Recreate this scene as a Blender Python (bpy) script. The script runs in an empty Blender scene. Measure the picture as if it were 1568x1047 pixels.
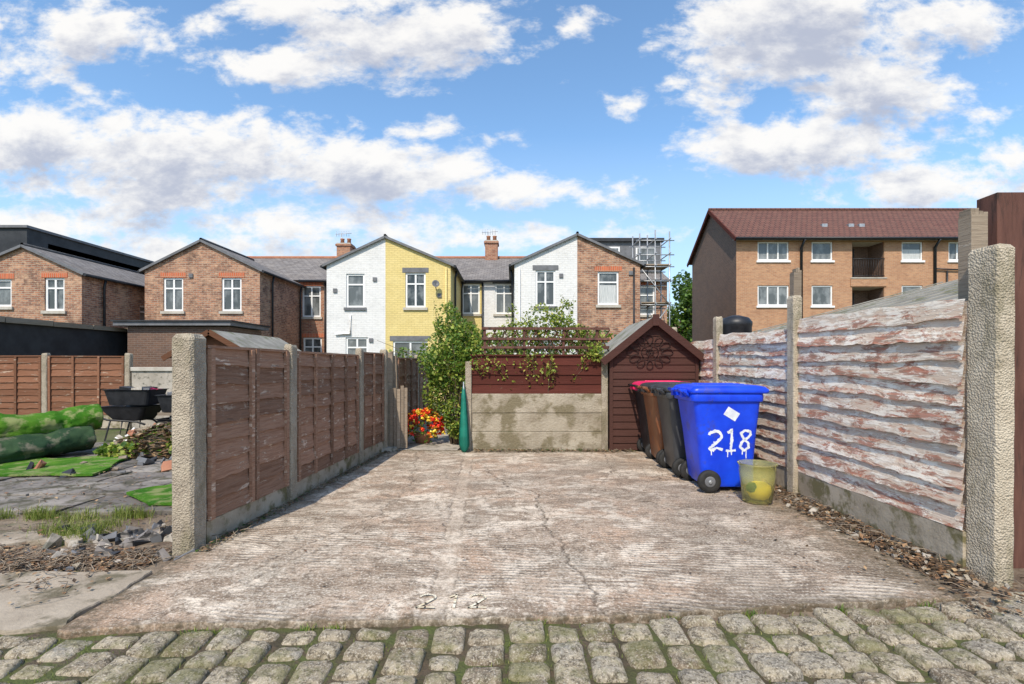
import bpy, math, random
import numpy as np
from mathutils import Vector, Matrix, noise as mn
random.seed(7); np.random.seed(7)
R=random.random
def U(a,b): return a+(b-a)*random.random()
scene=bpy.context.scene
scene.view_settings.view_transform='Standard'
scene.view_settings.look='None'
scene.view_settings.exposure=0

# ------------------------------------------------------------ node helpers
def nd(t,typ,ins=None,**pr):
    n=t.nodes.new(typ)
    for k,v in pr.items(): setattr(n,k,v)
    if ins:
        for k,v in ins.items():
            s=n.inputs[k]
            if isinstance(v,bpy.types.NodeSocket): t.links.new(v,s)
            else:
                if isinstance(v,tuple) and len(v)==3 and s.type=='RGBA': v=(*v,1)
                s.default_value=v
    return n
def mixc(t,f,a,b,bl='MIX'):
    n=nd(t,'ShaderNodeMix',{0:f,6:a,7:b},data_type='RGBA',blend_type=bl)
    return n.outputs[2]
def ma(t,op,a,b=0.0,c=0.0,clamp=False):
    n=nd(t,'ShaderNodeMath',{0:a,1:b,2:c},operation=op); n.use_clamp=clamp
    return n.outputs[0]
def mr(t,v,a,b,c=0.0,d=1.0,smooth=False):
    n=nd(t,'ShaderNodeMapRange',{0:v,1:a,2:b,3:c,4:d})
    n.interpolation_type='SMOOTHSTEP' if smooth else 'LINEAR'
    return n.outputs[0]
def noi(t,vec,scale,detail=5,rough=.55,dist=0.0):
    return nd(t,'ShaderNodeTexNoise',{'Vector':vec,'Scale':scale,'Detail':min(detail,6),'Roughness':rough,'Distortion':dist}).outputs[0]
def vmap(t,vec,scale=(1,1,1),rot=(0,0,0),loc=(0,0,0)):
    return nd(t,'ShaderNodeMapping',{'Vector':vec,'Scale':scale,'Rotation':rot,'Location':loc}).outputs[0]
def newmat(name):
    m=bpy.data.materials.new(name); m.use_nodes=True
    t=m.node_tree; b=t.nodes['Principled BSDF']
    tc=t.nodes.new('ShaderNodeTexCoord')
    return m,t,b,tc
def setbump(t,b,h,strength,dist=.01):
    bp=nd(t,'ShaderNodeBump',{'Height':h,'Strength':strength,'Distance':dist})
    t.links.new(bp.outputs[0],b.inputs['Normal'])
def rndattr(t):
    return nd(t,'ShaderNodeAttribute',attribute_name='rnd').outputs['Fac']
def pmat(name,c1,c2,scale=5,rough=.85,bump=.3,bscale=60,c3=None,c3s=12,c3t=.6,stretch=(1,1,1),rnd=0.0,metal=0,bdist=.006,detail=5,lo=.38,hi=.62,spec=.4):
    m,t,b,tc=newmat(name)
    v=vmap(t,tc.outputs['Object'],stretch)
    f=mr(t,noi(t,v,scale,detail,.6),lo,hi)
    col=mixc(t,f,c1,c2)
    if c3:
        f3=mr(t,noi(t,vmap(t,v,(1,1,1),loc=(5.3,2.1,7.7)),c3s,6,.65),c3t,c3t+.1)
        col=mixc(t,f3,col,c3)
    if rnd>0:
        k=mr(t,rndattr(t),0,1,1-rnd,1+rnd)
        hs=nd(t,'ShaderNodeHueSaturation',{'Value':k,'Color':col}); col=hs.outputs[0]
    t.links.new(col,b.inputs['Base Color'])
    b.inputs['Roughness'].default_value=rough; b.inputs['Metallic'].default_value=metal
    b.inputs['Specular IOR Level'].default_value=spec
    if bump>0: setbump(t,b,noi(t,v,bscale,4,.65),bump,bdist)
    return m
def brickmat(name,ca,cb,mortar,w=.225,h=.075,ms=.012,stain=(.1,.07,.06),bump=.5,light=(.55,.45,.38),samt=.5,lamt=.5,rough=.9,fine=0.0):
    m,t,b,tc=newmat(name)
    uv=tc.outputs['UV']
    br=nd(t,'ShaderNodeTexBrick',{'Vector':uv,'Color1':ca,'Color2':cb,'Mortar':mortar,'Scale':1.0,'Mortar Size':ms,'Mortar Smooth':.3,'Bias':0.0,'Brick Width':w,'Row Height':h})
    col=br.outputs[0]
    n1=noi(t,tc.outputs['Object'],1.1,6,.7)
    n2=noi(t,vmap(t,tc.outputs['Object'],loc=(3,9,4)),2.3,6,.75)
    n3=noi(t,vmap(t,uv,(1,2.4,1)),4.5,4,.7)
    col=mixc(t,ma(t,'MULTIPLY',mr(t,n1,.5,.64),samt),col,stain)
    col=mixc(t,ma(t,'MULTIPLY',mr(t,n2,.48,.62),lamt),col,light)
    if fine>0:
        col=mixc(t,ma(t,'MULTIPLY',mr(t,n3,.56,.66),fine),col,light)
    col=mixc(t,ma(t,'MULTIPLY',mr(t,n3,.36,.46,1,0),.6*min(1,samt*2)),col,stain)
    t.links.new(col,b.inputs['Base Color'])
    b.inputs['Roughness'].default_value=rough
    h_=ma(t,'MULTIPLY_ADD',br.outputs[1],-1.0,ma(t,'MULTIPLY',noi(t,uv,30,2),.5))
    setbump(t,b,h_,bump,.012)
    return m

# ------------------------------------------------------------ mesh builder
class MB:
    def __init__(s): s.v=[];s.f=[];s.mi=[];s.mats=[];s.uv=[];s.r=[];s.sm=[]
    def mid(s,m):
        if m not in s.mats: s.mats.append(m)
        return s.mats.index(m)
    def face(s,idx,m,uv=None,r=None,smooth=False):
        s.f.append(tuple(idx)); s.mi.append(s.mid(m)); s.r.append(R() if r is None else r); s.sm.append(smooth)
        if uv is None:
            p=[Vector(s.v[i]) for i in idx]
            n=(p[1]-p[0]).cross(p[2]-p[0]); a=[abs(c) for c in n]
            if a[2]>=a[0] and a[2]>=a[1]: uv=[(q.x,q.y) for q in p]
            elif a[1]>=a[0]: uv=[(q.x,q.z) for q in p]
            else: uv=[(q.y,q.z) for q in p]
        s.uv.extend(uv)
    def poly(s,pts,m,uv=None,r=None,smooth=False):
        k=len(s.v); s.v.extend([tuple(p) for p in pts]); s.face(range(k,k+len(pts)),m,uv,r,smooth)
    def slope(s,pts,m,r=None):
        a,b=Vector(pts[0]),Vector(pts[1]); e=(b-a).normalized(); n=(b-a).cross(Vector(pts[2])-a).normalized(); g=n.cross(e)
        o=a.x*.37+a.y
        s.poly(pts,m,[((Vector(p)-a).dot(e)+o,(Vector(p)-a).dot(g)) for p in pts],r)
    def box(s,a,b,m,M=None,r=None,jit=0,taper=0):
        x0,y0,z0=a;x1,y1,z1=b; k=len(s.v); cx=(x0+x1)/2; cy=(y0+y1)/2
        P=[(x0,y0,z0),(x1,y0,z0),(x1,y1,z0),(x0,y1,z0),(x0,y0,z1),(x1,y0,z1),(x1,y1,z1),(x0,y1,z1)]
        if taper: P=[(cx+(p[0]-cx)*(1-taper*(i>3)),cy+(p[1]-cy)*(1-taper*(i>3)),p[2]) for i,p in enumerate(P)]
        if jit: P=[(p[0]+U(-jit,jit),p[1]+U(-jit,jit),p[2]+U(-jit,jit)) for p in P]
        if M: P=[tuple(M@Vector(p)) for p in P]
        s.v.extend(P); r=R() if r is None else r
        for q in ((0,3,2,1),(4,5,6,7),(0,1,5,4),(1,2,6,5),(2,3,7,6),(3,0,4,7)): s.face([k+i for i in q],m,None,r)
    def beam(s,p,q,w,h,m,up=(0,0,1)):
        p=Vector(p);q=Vector(q);d=(q-p).normalized(); up=Vector(up)
        if abs(d.dot(up))>.98: up=Vector((0,1,0))
        sd=d.cross(up).normalized(); uu=sd.cross(d); k=len(s.v)
        for c in (p,q):
            for a,b in ((-1,-1),(1,-1),(1,1),(-1,1)): s.v.append(tuple(c+sd*a*w/2+uu*b*h/2))
        r=R()
        for f in ((0,1,2,3),(7,6,5,4),(0,4,5,1),(1,5,6,2),(2,6,7,3),(3,7,4,0)): s.face([k+i for i in f],m,None,r)
    def tube(s,pts,rad,m,n=6,close=False):
        pts=[Vector(p) for p in pts]; k=len(s.v); L=len(pts); r=R()
        for i,p in enumerate(pts):
            if close: d=pts[(i+1)%L]-pts[i-1]
            else: d=pts[min(i+1,L-1)]-pts[max(i-1,0)]
            d.normalize(); up=Vector((0,0,1)) if abs(d.z)<.9 else Vector((1,0,0))
            a=d.cross(up).normalized(); b=d.cross(a)
            rr=rad[i] if isinstance(rad,(list,tuple)) else rad
            for j in range(n):
                t=2*math.pi*j/n; s.v.append(tuple(p+a*math.cos(t)*rr+b*math.sin(t)*rr))
        for i in range(L if close else L-1):
            i2=(i+1)%L
            for j in range(n):
                s.face([k+i*n+j,k+i*n+(j+1)%n,k+i2*n+(j+1)%n,k+i2*n+j],m,None,r,True)
        if not close:
            s.face([k+j for j in range(n)][::-1],m,None,r); s.face([k+(L-1)*n+j for j in range(n)],m,None,r)
    def loft(s,rings,m,capb=True,capt=True,smooth=True,r=None):
        n=len(rings[0]); k=len(s.v); r=R() if r is None else r
        for g in rings: s.v.extend([tuple(p) for p in g])
        for i in range(len(rings)-1):
            for j in range(n): s.face([k+i*n+j,k+i*n+(j+1)%n,k+(i+1)*n+(j+1)%n,k+(i+1)*n+j],m,None,r,smooth)
        if capb: s.face([k+j for j in range(n)][::-1],m,None,r)
        if capt: s.face([k+(len(rings)-1)*n+j for j in range(n)],m,None,r)
    def lathe(s,c,axis,prof,m,n=20,fold=0):
        c=Vector(c);ax=Vector(axis).normalized(); up=Vector((0,0,1)) if abs(ax.z)<.9 else Vector((1,0,0))
        a=ax.cross(up).normalized(); b=ax.cross(a); rings=[]
        for (rr,t) in prof:
            rings.append([c+ax*t+(a*math.cos(2*math.pi*j/n)+b*math.sin(2*math.pi*j/n))*rr*(1+(fold if j%2 else 0)) for j in range(n)])
        s.loft(rings,m)
    def build(s,name,bevel=0,origin=True,recalc=False):
        me=bpy.data.meshes.new(name); V=s.v; c=Vector((0,0,0))
        if origin and V:
            A=np.array(V); mi=A.min(0); mx=A.max(0); c=Vector(((mi[0]+mx[0])/2,(mi[1]+mx[1])/2,mi[2])); V=(A-np.array(c)).tolist()
        me.from_pydata(V,[],s.f)
        for m in s.mats: me.materials.append(m)
        me.polygons.foreach_set('material_index',s.mi)
        me.polygons.foreach_set('use_smooth',s.sm)
        uv=me.uv_layers.new(name='UVMap'); uv.data.foreach_set('uv',[x for p in s.uv for x in p])
        at=me.attributes.new('rnd','FLOAT','FACE'); at.data.foreach_set('value',s.r)
        me.update()
        o=bpy.data.objects.new(name,me); o.location=c; scene.collection.objects.link(o)
        if bevel:
            md=o.modifiers.new('bevel','BEVEL'); md.width=bevel; md.segments=2; md.limit_method='ANGLE'; md.angle_limit=math.radians(40)
        return o
def group(name,objs):
    bpy.context.view_layer.update()
    lo=Vector((1e9,)*3);hi=Vector((-1e9,)*3)
    for o in objs:
        for c in o.bound_box:
            w=Vector(c)+o.location
            lo=Vector(map(min,lo,w));hi=Vector(map(max,hi,w))
    e=bpy.data.objects.new(name,None); e.location=((lo.x+hi.x)/2,(lo.y+hi.y)/2,lo.z); e.empty_display_size=.3
    scene.collection.objects.link(e)
    for o in objs:
        o.parent=e; o.location=o.location-e.location
    return e
def rrect(cx,cy,z,hx,hy,r,n=4):
    P=[]
    for (sx,sy,a0) in ((1,1,0),(-1,1,90),(-1,-1,180),(1,-1,270)):
        for i in range(n+1):
            a=math.radians(a0+90*i/n); P.append((cx+sx*(hx-r)+math.cos(a)*r,cy+sy*(hy-r)+math.sin(a)*r,z))
    return P

# ------------------------------------------------------------ materials
def slabmat():
    m,t,b,tc=newmat('weathered_concrete')
    v=tc.outputs['Object']
    n1=noi(t,v,.8,6,.65); n2=noi(t,vmap(t,v,loc=(4,4,4)),1.7,6,.8,.6); n3=noi(t,v,13,6,.8); n4=noi(t,vmap(t,v,(1,2.2,1),rot=(0,0,.25),loc=(2,0,0)),1.9,6,.82,.8)
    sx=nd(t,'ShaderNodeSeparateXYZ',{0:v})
    col=mixc(t,mr(t,n1,.40,.60),(.50,.34,.235),(.47,.395,.31))
    col=mixc(t,mr(t,n2,.48,.56),col,(.78,.655,.52))
    col=mixc(t,ma(t,'MULTIPLY',mr(t,n4,.49,.57),.85),col,(.25,.178,.122))
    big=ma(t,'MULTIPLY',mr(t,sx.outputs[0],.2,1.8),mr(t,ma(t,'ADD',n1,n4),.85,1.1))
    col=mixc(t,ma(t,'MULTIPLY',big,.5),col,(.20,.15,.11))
    col=mixc(t,ma(t,'MULTIPLY',mr(t,n3,.5,.61),.75),col,(.15,.112,.08))
    n5=noi(t,v,60,3,.7)
    col=mixc(t,ma(t,'MULTIPLY',mr(t,n5,.54,.66),.6),col,(.88,.79,.67))
    col=mixc(t,ma(t,'MULTIPLY',mr(t,n5,.34,.45,1,0),.6),col,(.10,.08,.06))
    wob=noi(t,v,1.1,2); reg=noi(t,vmap(t,v,loc=(8,1,0)),.9,4)
    ph=ma(t,'ADD',ma(t,'MULTIPLY',sx.outputs[1],135.0),ma(t,'MULTIPLY',wob,34.0))
    ph=ma(t,'ADD',ph,ma(t,'MULTIPLY',sx.outputs[0],15.0)); ph=ma(t,'ADD',ph,ma(t,'MULTIPLY',n3,5.5))
    rib=ma(t,'SINE',ph)
    strip=nd(t,'ShaderNodeAttribute',attribute_name='strip').outputs['Fac']
    crack=nd(t,'ShaderNodeAttribute',attribute_name='crack').outputs['Fac']
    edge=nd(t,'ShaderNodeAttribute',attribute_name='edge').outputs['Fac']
    amp=ma(t,'MULTIPLY',ma(t,'SUBTRACT',1.0,strip),mr(t,reg,.36,.52,.1,1))
    amp=ma(t,'MULTIPLY',amp,mr(t,n2,.35,.6,.25,1))
    ribm=ma(t,'MULTIPLY',rib,amp)
    col=mixc(t,ma(t,'MULTIPLY',mr(t,ribm,.1,1.0),.42),col,(.16,.115,.08))
    col=mixc(t,ma(t,'MULTIPLY',mr(t,ribm,-.2,-1.0),.22),col,(.80,.70,.58))
    col=mixc(t,ma(t,'MULTIPLY',strip,.35),col,(.54,.44,.34))
    col=mixc(t,ma(t,'MULTIPLY',crack,.9),col,(.06,.045,.032))
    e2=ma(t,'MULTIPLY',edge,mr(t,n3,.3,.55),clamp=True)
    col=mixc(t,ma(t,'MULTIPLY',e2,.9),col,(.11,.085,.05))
    t.links.new(col,b.inputs['Base Color']); b.inputs['Roughness'].default_value=.92; b.inputs['Specular IOR Level'].default_value=.2
    h=ma(t,'ADD',ma(t,'MULTIPLY',ribm,-.4),ma(t,'MULTIPLY',n3,1.4)); h=ma(t,'ADD',h,ma(t,'MULTIPLY',n5,.6))
    setbump(t,b,h,.9,.012)
    return m
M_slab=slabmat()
M_conc2=pmat('old_concrete',(.33,.29,.24),(.45,.40,.34),2.5,c3=(.14,.13,.10),c3s=7,c3t=.52,bump=.6,bscale=50)
M_apron=pmat('apron_concrete',(.28,.225,.165),(.43,.355,.27),1.6,c3=(.14,.115,.07),c3s=3,c3t=.52,bump=.8,bscale=35,bdist=.01)
M_patio=pmat('paving_slab',(.14,.12,.105),(.25,.22,.19),1.6,c3=(.08,.07,.045),c3s=4,c3t=.48,bump=.4,rnd=.3)
M_dirt=pmat('dirt',(.13,.09,.06),(.26,.20,.14),3,c3=(.07,.10,.03),c3s=2.2,c3t=.57,bump=1,bscale=25,bdist=.03)
M_grassground=pmat('grass_ground',(.06,.09,.02),(.12,.12,.05),1.5,c3=(.10,.08,.05),c3s=2,c3t=.52,bump=1,bscale=20,bdist=.03)
M_moss=pmat('mossy_joint',(.07,.055,.03),(.10,.12,.03),3,c3=(.11,.08,.05),c3s=7,c3t=.50,bump=1,bscale=60,bdist=.02)
def settmat():
    m,t,b,tc=newmat('sett_stone'); v=tc.outputs['Object']; r=rndattr(t)
    n1=noi(t,v,5,6,.75); n2=noi(t,v,30,6,.8); n3=noi(t,vmap(t,v,loc=(2,3,1)),2.6,6,.75); n6=noi(t,vmap(t,v,loc=(7,3,1)),95,3,.7)
    col=mixc(t,mr(t,r,0,.5),(.20,.145,.095),(.40,.33,.235)); col=mixc(t,mr(t,r,.5,1),col,(.34,.31,.265))
    col=mixc(t,mr(t,n1,.42,.6),col,(.52,.43,.30))
    col=mixc(t,ma(t,'MULTIPLY',mr(t,n2,.48,.58),.85),col,(.095,.075,.05))
    col=mixc(t,ma(t,'MULTIPLY',mr(t,n6,.52,.62),.7),col,(.72,.63,.50))
    col=mixc(t,ma(t,'MULTIPLY',mr(t,n3,.50,.60),.6),col,(.18,.175,.055))
    t.links.new(col,b.inputs['Base Color']); b.inputs['Roughness'].default_value=.85; b.inputs['Specular IOR Level'].default_value=.25
    setbump(t,b,ma(t,'ADD',n2,ma(t,'MULTIPLY',n6,.4)),1.0,.018); return m
M_sett=settmat()
def postmat(name,c1,c2,peb):
    m,t,b,tc=newmat(name); v=tc.outputs['Object']
    n=noi(t,v,5,6,.75); vo=nd(t,'ShaderNodeTexVoronoi',{'Vector':v,'Scale':75.0}); 
    col=mixc(t,mr(t,n,.4,.6),c1,c2)
    col=mixc(t,ma(t,'MULTIPLY',mr(t,vo.outputs[0],.25,.45,1,0),.55),col,peb)
    col=mixc(t,ma(t,'MULTIPLY',mr(t,noi(t,vmap(t,v,(1,1,.4)),3,6,.75),.48,.62),.7),col,(.17,.145,.08))
    t.links.new(col,b.inputs['Base Color']); b.inputs['Roughness'].default_value=.9
    setbump(t,b,ma(t,'ADD',ma(t,'MULTIPLY',vo.outputs[0],-1.0),n),.8,.012); return m
M_post=postmat('aggregate_concrete_post',(.29,.235,.175),(.43,.36,.27),(.53,.45,.34))
M_postw=postmat('pale_concrete_post',(.40,.33,.24),(.54,.46,.35),(.58,.49,.37))
M_gravel=pmat('mossy_gravel_board',(.31,.255,.185),(.45,.38,.29),3.5,c3=(.17,.145,.07),c3s=5,c3t=.50,bump=.8,bscale=40)
M_wallc=pmat('stained_concrete_panel',(.28,.23,.165),(.45,.39,.30),2.6,c3=(.20,.165,.10),c3s=3,c3t=.48,bump=1,bscale=30,bdist=.018,lo=.35,hi=.65)
def fencemat(name,a,b_,w,white_t,red=None,rnd=.2,dark=(.07,.045,.035)):
    m,t,b,tc=newmat(name); uv=tc.outputs['UV']; r=rndattr(t)
    off=nd(t,'ShaderNodeCombineXYZ',{0:ma(t,'MULTIPLY',r,37.0),1:ma(t,'MULTIPLY',r,11.0)}).outputs[0]
    uvo=nd(t,'ShaderNodeVectorMath',{0:uv,1:off},operation='ADD').outputs[0]
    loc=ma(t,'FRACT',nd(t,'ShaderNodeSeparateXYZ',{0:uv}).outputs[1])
    g=noi(t,vmap(t,uvo,(2.5,45,1)),1.0,5,.7,.4); n1=noi(t,vmap(t,uvo,(3,9,1)),1.3,6,.75,.3); n2=noi(t,vmap(t,uvo,(2.2,8,1),loc=(3,8,0)),1.5,6,.8,.5)
    col=mixc(t,mr(t,g,.35,.65),a,b_)
    wf=mr(t,ma(t,'ADD',n1,ma(t,'MULTIPLY',ma(t,'SUBTRACT',g,.5),.35)),white_t,white_t+.07)
    col=mixc(t,wf,col,w)
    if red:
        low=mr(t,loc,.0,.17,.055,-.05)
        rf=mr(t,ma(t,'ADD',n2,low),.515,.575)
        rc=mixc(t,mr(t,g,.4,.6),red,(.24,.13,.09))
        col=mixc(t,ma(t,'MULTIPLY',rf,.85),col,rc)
    col=mixc(t,ma(t,'MULTIPLY',mr(t,g,.56,.66),.6),col,dark)
    hs=nd(t,'ShaderNodeHueSaturation',{'Value':mr(t,r,0,1,1-rnd,1+rnd),'Color':col})
    t.links.new(hs.outputs[0],b.inputs['Base Color']); b.inputs['Roughness'].default_value=.95; b.inputs['Specular IOR Level'].default_value=.15
    setbump(t,b,ma(t,'ADD',g,ma(t,'MULTIPLY',wf,.5)),.8,.007); return m
M_fbrown=fencemat('weathered_brown_fence',(.22,.115,.072),(.38,.225,.15),(.60,.455,.35),.565,rnd=.28)
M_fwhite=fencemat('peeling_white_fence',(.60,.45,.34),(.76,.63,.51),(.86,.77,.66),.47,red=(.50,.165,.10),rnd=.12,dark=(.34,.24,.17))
M_forange=fencemat('garden_brown_fence',(.17,.075,.042),(.26,.125,.075),(.42,.30,.22),.58)
M_playwood=fencemat('brown_playhouse_wood',(.10,.045,.025),(.15,.07,.04),(.25,.16,.1),.64)
M_redboard=fencemat('red_brown_board',(.075,.022,.016),(.115,.034,.025),(.19,.10,.07),.64,rnd=.15,dark=(.03,.012,.01))
M_shed=fencemat('brown_shed_board',(.066,.030,.024),(.09,.043,.034),(.14,.08,.065),.68,rnd=.08,dark=(.035,.018,.016))
M_oldwood=fencemat('grey_old_wood',(.22,.17,.125),(.35,.28,.21),(.44,.38,.31),.6)
M_brownpost=pmat('brown_timber',(.085,.034,.024),(.14,.06,.042),4,stretch=(3,3,.4),c3=(.045,.024,.017),c3s=5,c3t=.52,bump=.5)
M_brick=brickmat('red_brick',(.40,.15,.075),(.26,.09,.05),(.36,.28,.21),light=(.52,.30,.18),stain=(.10,.05,.035),lamt=.5,fine=.4)
M_brick2=brickmat('rustic_brick',(.46,.215,.12),(.22,.09,.055),(.38,.30,.23),light=(.64,.42,.27),stain=(.09,.05,.035),samt=.7,lamt=.4,fine=.65)
M_tan=brickmat('tan_brick',(.52,.265,.135),(.39,.185,.095),(.43,.30,.20),light=(.54,.33,.19),stain=(.29,.14,.08),samt=.4,lamt=.3)
M_dbrick=brickmat('brown_brick',(.18,.10,.068),(.13,.073,.05),(.20,.15,.12),light=(.24,.14,.09),samt=.3,lamt=.3)
M_header=brickmat('brick_arch',(.60,.13,.045),(.45,.10,.04),(.45,.28,.18),w=.075,h=.225,samt=.1,lamt=.05)
M_white=brickmat('white_painted_brick',(.77,.75,.72),(.73,.71,.69),(.66,.65,.63),stain=(.50,.49,.47),light=(.80,.78,.75),samt=.35,lamt=.3,bump=.4)
M_yellow=brickmat('yellow_painted_brick',(.76,.60,.25),(.71,.56,.22),(.58,.45,.18),stain=(.52,.40,.16),light=(.80,.66,.31),samt=.35,lamt=.3,bump=.4)
M_slate=brickmat('slate_roof',(.16,.14,.13),(.24,.215,.20),(.06,.055,.05),w=.28,h=.22,ms=.012,light=(.32,.28,.24),stain=(.11,.09,.075),samt=.4,lamt=.4)
M_tile=brickmat('red_tile_roof',(.135,.053,.038),(.165,.068,.048),(.05,.025,.02),w=.3,h=.3,ms=.03,light=(.19,.10,.07),stain=(.10,.05,.035),samt=.3,lamt=.3)
M_shingle=pmat('grey_roof_felt',(.22,.205,.175),(.32,.30,.26),2.5,c3=(.16,.16,.10),c3s=3,c3t=.52,bump=.5,bscale=90)
M_upvc=pmat('white_upvc',(.80,.79,.77),(.83,.82,.80),3,rough=.4,bump=0)
M_stone=pmat('stone_sill',(.40,.36,.30),(.5,.46,.40),5,bump=.2)
M_greypaint=pmat('grey_paint',(.12,.12,.125),(.17,.17,.18),4,bump=.1,rough=.6)
M_black=pmat('black_plastic',(.012,.012,.014),(.025,.025,.028),8,rough=.45,bump=.1)
M_blackfelt=pmat('black_membrane',(.018,.019,.022),(.035,.036,.04),2,rough=.6,bump=.4,bscale=20)
def glassmat():
    m,t,b,tc=newmat('window_glass')
    n=noi(t,vmap(t,tc.outputs['Object'],(1,1,.6)),2.2,4,.6); r=rndattr(t)
    col=mixc(t,mr(t,n,.45,.62),(.03,.035,.035),(.20,.21,.21)); col=mixc(t,ma(t,'MULTIPLY',r,.35),col,(.36,.37,.36))
    t.links.new(col,b.inputs['Base Color']); b.inputs['Roughness'].default_value=.04; b.inputs['Specular IOR Level'].default_value=.6; return m
M_glass=glassmat()
M_curtain=pmat('net_curtain',(.42,.43,.42),(.60,.60,.58),6,stretch=(6,6,.5),rough=.3,bump=.0)
def plastic(name,c,c2,rough=.38):
    m=pmat(name,c,c2,3,rough=rough,bump=.15,bscale=35,bdist=.004,c3=tuple(min(1,x*.65+.03) for x in c),c3s=5,c3t=.56,spec=.5); return m
M_blue=plastic('blue_plastic',(.003,.04,.62),(.008,.07,.80))
M_grey=plastic('dark_grey_plastic',(.04,.042,.045),(.06,.062,.065))
M_brownp=plastic('brown_plastic',(.20,.07,.028),(.27,.10,.04))
M_pink=plastic('pink_plastic',(.75,.02,.12),(.85,.04,.16))
M_rubber=pmat('rubber',(.012,.012,.012),(.03,.028,.025),8,rough=.7,bump=.2)
M_wpaint=pmat('white_paint_marks',(.62,.65,.74),(.84,.85,.87),14,bump=.4,rough=.6)
M_turf=pmat('artificial_turf',(.045,.16,.012),(.13,.28,.03),2.5,c3=(.28,.31,.12),c3s=4,c3t=.50,bump=1,bscale=110,bdist=.02,spec=.1)
M_turfdk=pmat('turf_backing',(.022,.05,.025),(.05,.09,.04),3,c3=(.15,.14,.10),c3s=4,c3t=.50,bump=.8,spec=.15)
M_parasol=pmat('green_canvas',(.004,.13,.09),(.01,.20,.14),6,bump=.3,rough=.6)
M_metal=pmat('galvanised_steel',(.35,.36,.37),(.5,.5,.5),8,rough=.45,metal=.6,bump=.1)
M_wire=pmat('rusty_black_wire',(.02,.010,.008),(.04,.02,.015),10,bump=.1)
M_clay=pmat('clay_pot',(.34,.14,.08),(.42,.19,.11),6,bump=.2)
M_bark=pmat('bark',(.12,.09,.06),(.20,.15,.10),6,bump=.6)
M_faint=pmat('worn_yellow_paint',(.62,.50,.32),(.80,.72,.56),9,bump=.2)
def leafmat(name,c1,c2,c3):
    m,t,b,tc=newmat(name); r=rndattr(t)
    col=mixc(t,mr(t,r,0,.6),c1,c2); col=mixc(t,mr(t,r,.75,1),col,c3)
    t.links.new(col,b.inputs['Base Color']); b.inputs['Roughness'].default_value=.55
    tr=nd(t,'ShaderNodeBsdfTranslucent',{'Color':mixc(t,.5,col,(.3,.45,.05))}); mx=nd(t,'ShaderNodeMixShader',{0:.3,1:b.outputs[0],2:tr.outputs[0]})
    t.links.new(mx.outputs[0],t.nodes['Material Output'].inputs[0]); return m
def drymat(name,c1,c2,c3):
    m,t,b,tc=newmat(name); r=rndattr(t)
    col=mixc(t,mr(t,r,0,.6),c1,c2); col=mixc(t,mr(t,r,.75,1),col,c3)
    t.links.new(col,b.inputs['Base Color']); b.inputs['Roughness'].default_value=.7; return m
M_leaf=leafmat('green_leaves',(.05,.11,.015),(.12,.22,.03),(.26,.32,.05))
M_leafy=leafmat('yellow_green_leaves',(.19,.25,.03),(.35,.40,.06),(.50,.43,.10))
M_leafd=leafmat('dark_green_leaves',(.02,.05,.012),(.05,.10,.02),(.09,.14,.03))
M_dry=drymat('dry_leaves',(.15,.07,.03),(.28,.16,.08),(.44,.30,.16))
M_drydk=drymat('damp_leaves',(.045,.027,.015),(.10,.06,.03),(.18,.11,.06))
M_grass=leafmat('grass_blades',(.12,.15,.02),(.22,.27,.05),(.46,.40,.15))
M_mosst=drymat('moss',(.06,.08,.015),(.13,.16,.03),(.20,.19,.05))
M_red=drymat('red_petals',(.60,.01,.01),(.8,.03,.01),(.85,.12,.01))
M_org=drymat('orange_petals',(.85,.2,.01),(.9,.33,.02),(.85,.5,.05))
M_yel=drymat('yellow_petals',(.8,.55,.02),(.85,.65,.05),(.8,.7,.2))

# ------------------------------------------------------------ ground
def sheet(name,x0,x1,y0,y1,z,mat):
    b=MB(); b.poly([(x0,y0,z),(x1,y0,z),(x1,y1,z),(x0,y1,z)],mat)
    return b.build(name,origin=False)
sheet('ground',-400,400,-200,600,-.09,M_grassground)
sheet('alley_bed',-14,14,-4,2.75,-.037,M_moss)
sheet('dirt_ground',-14,14,2.55,9,-.045,M_dirt)

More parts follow.
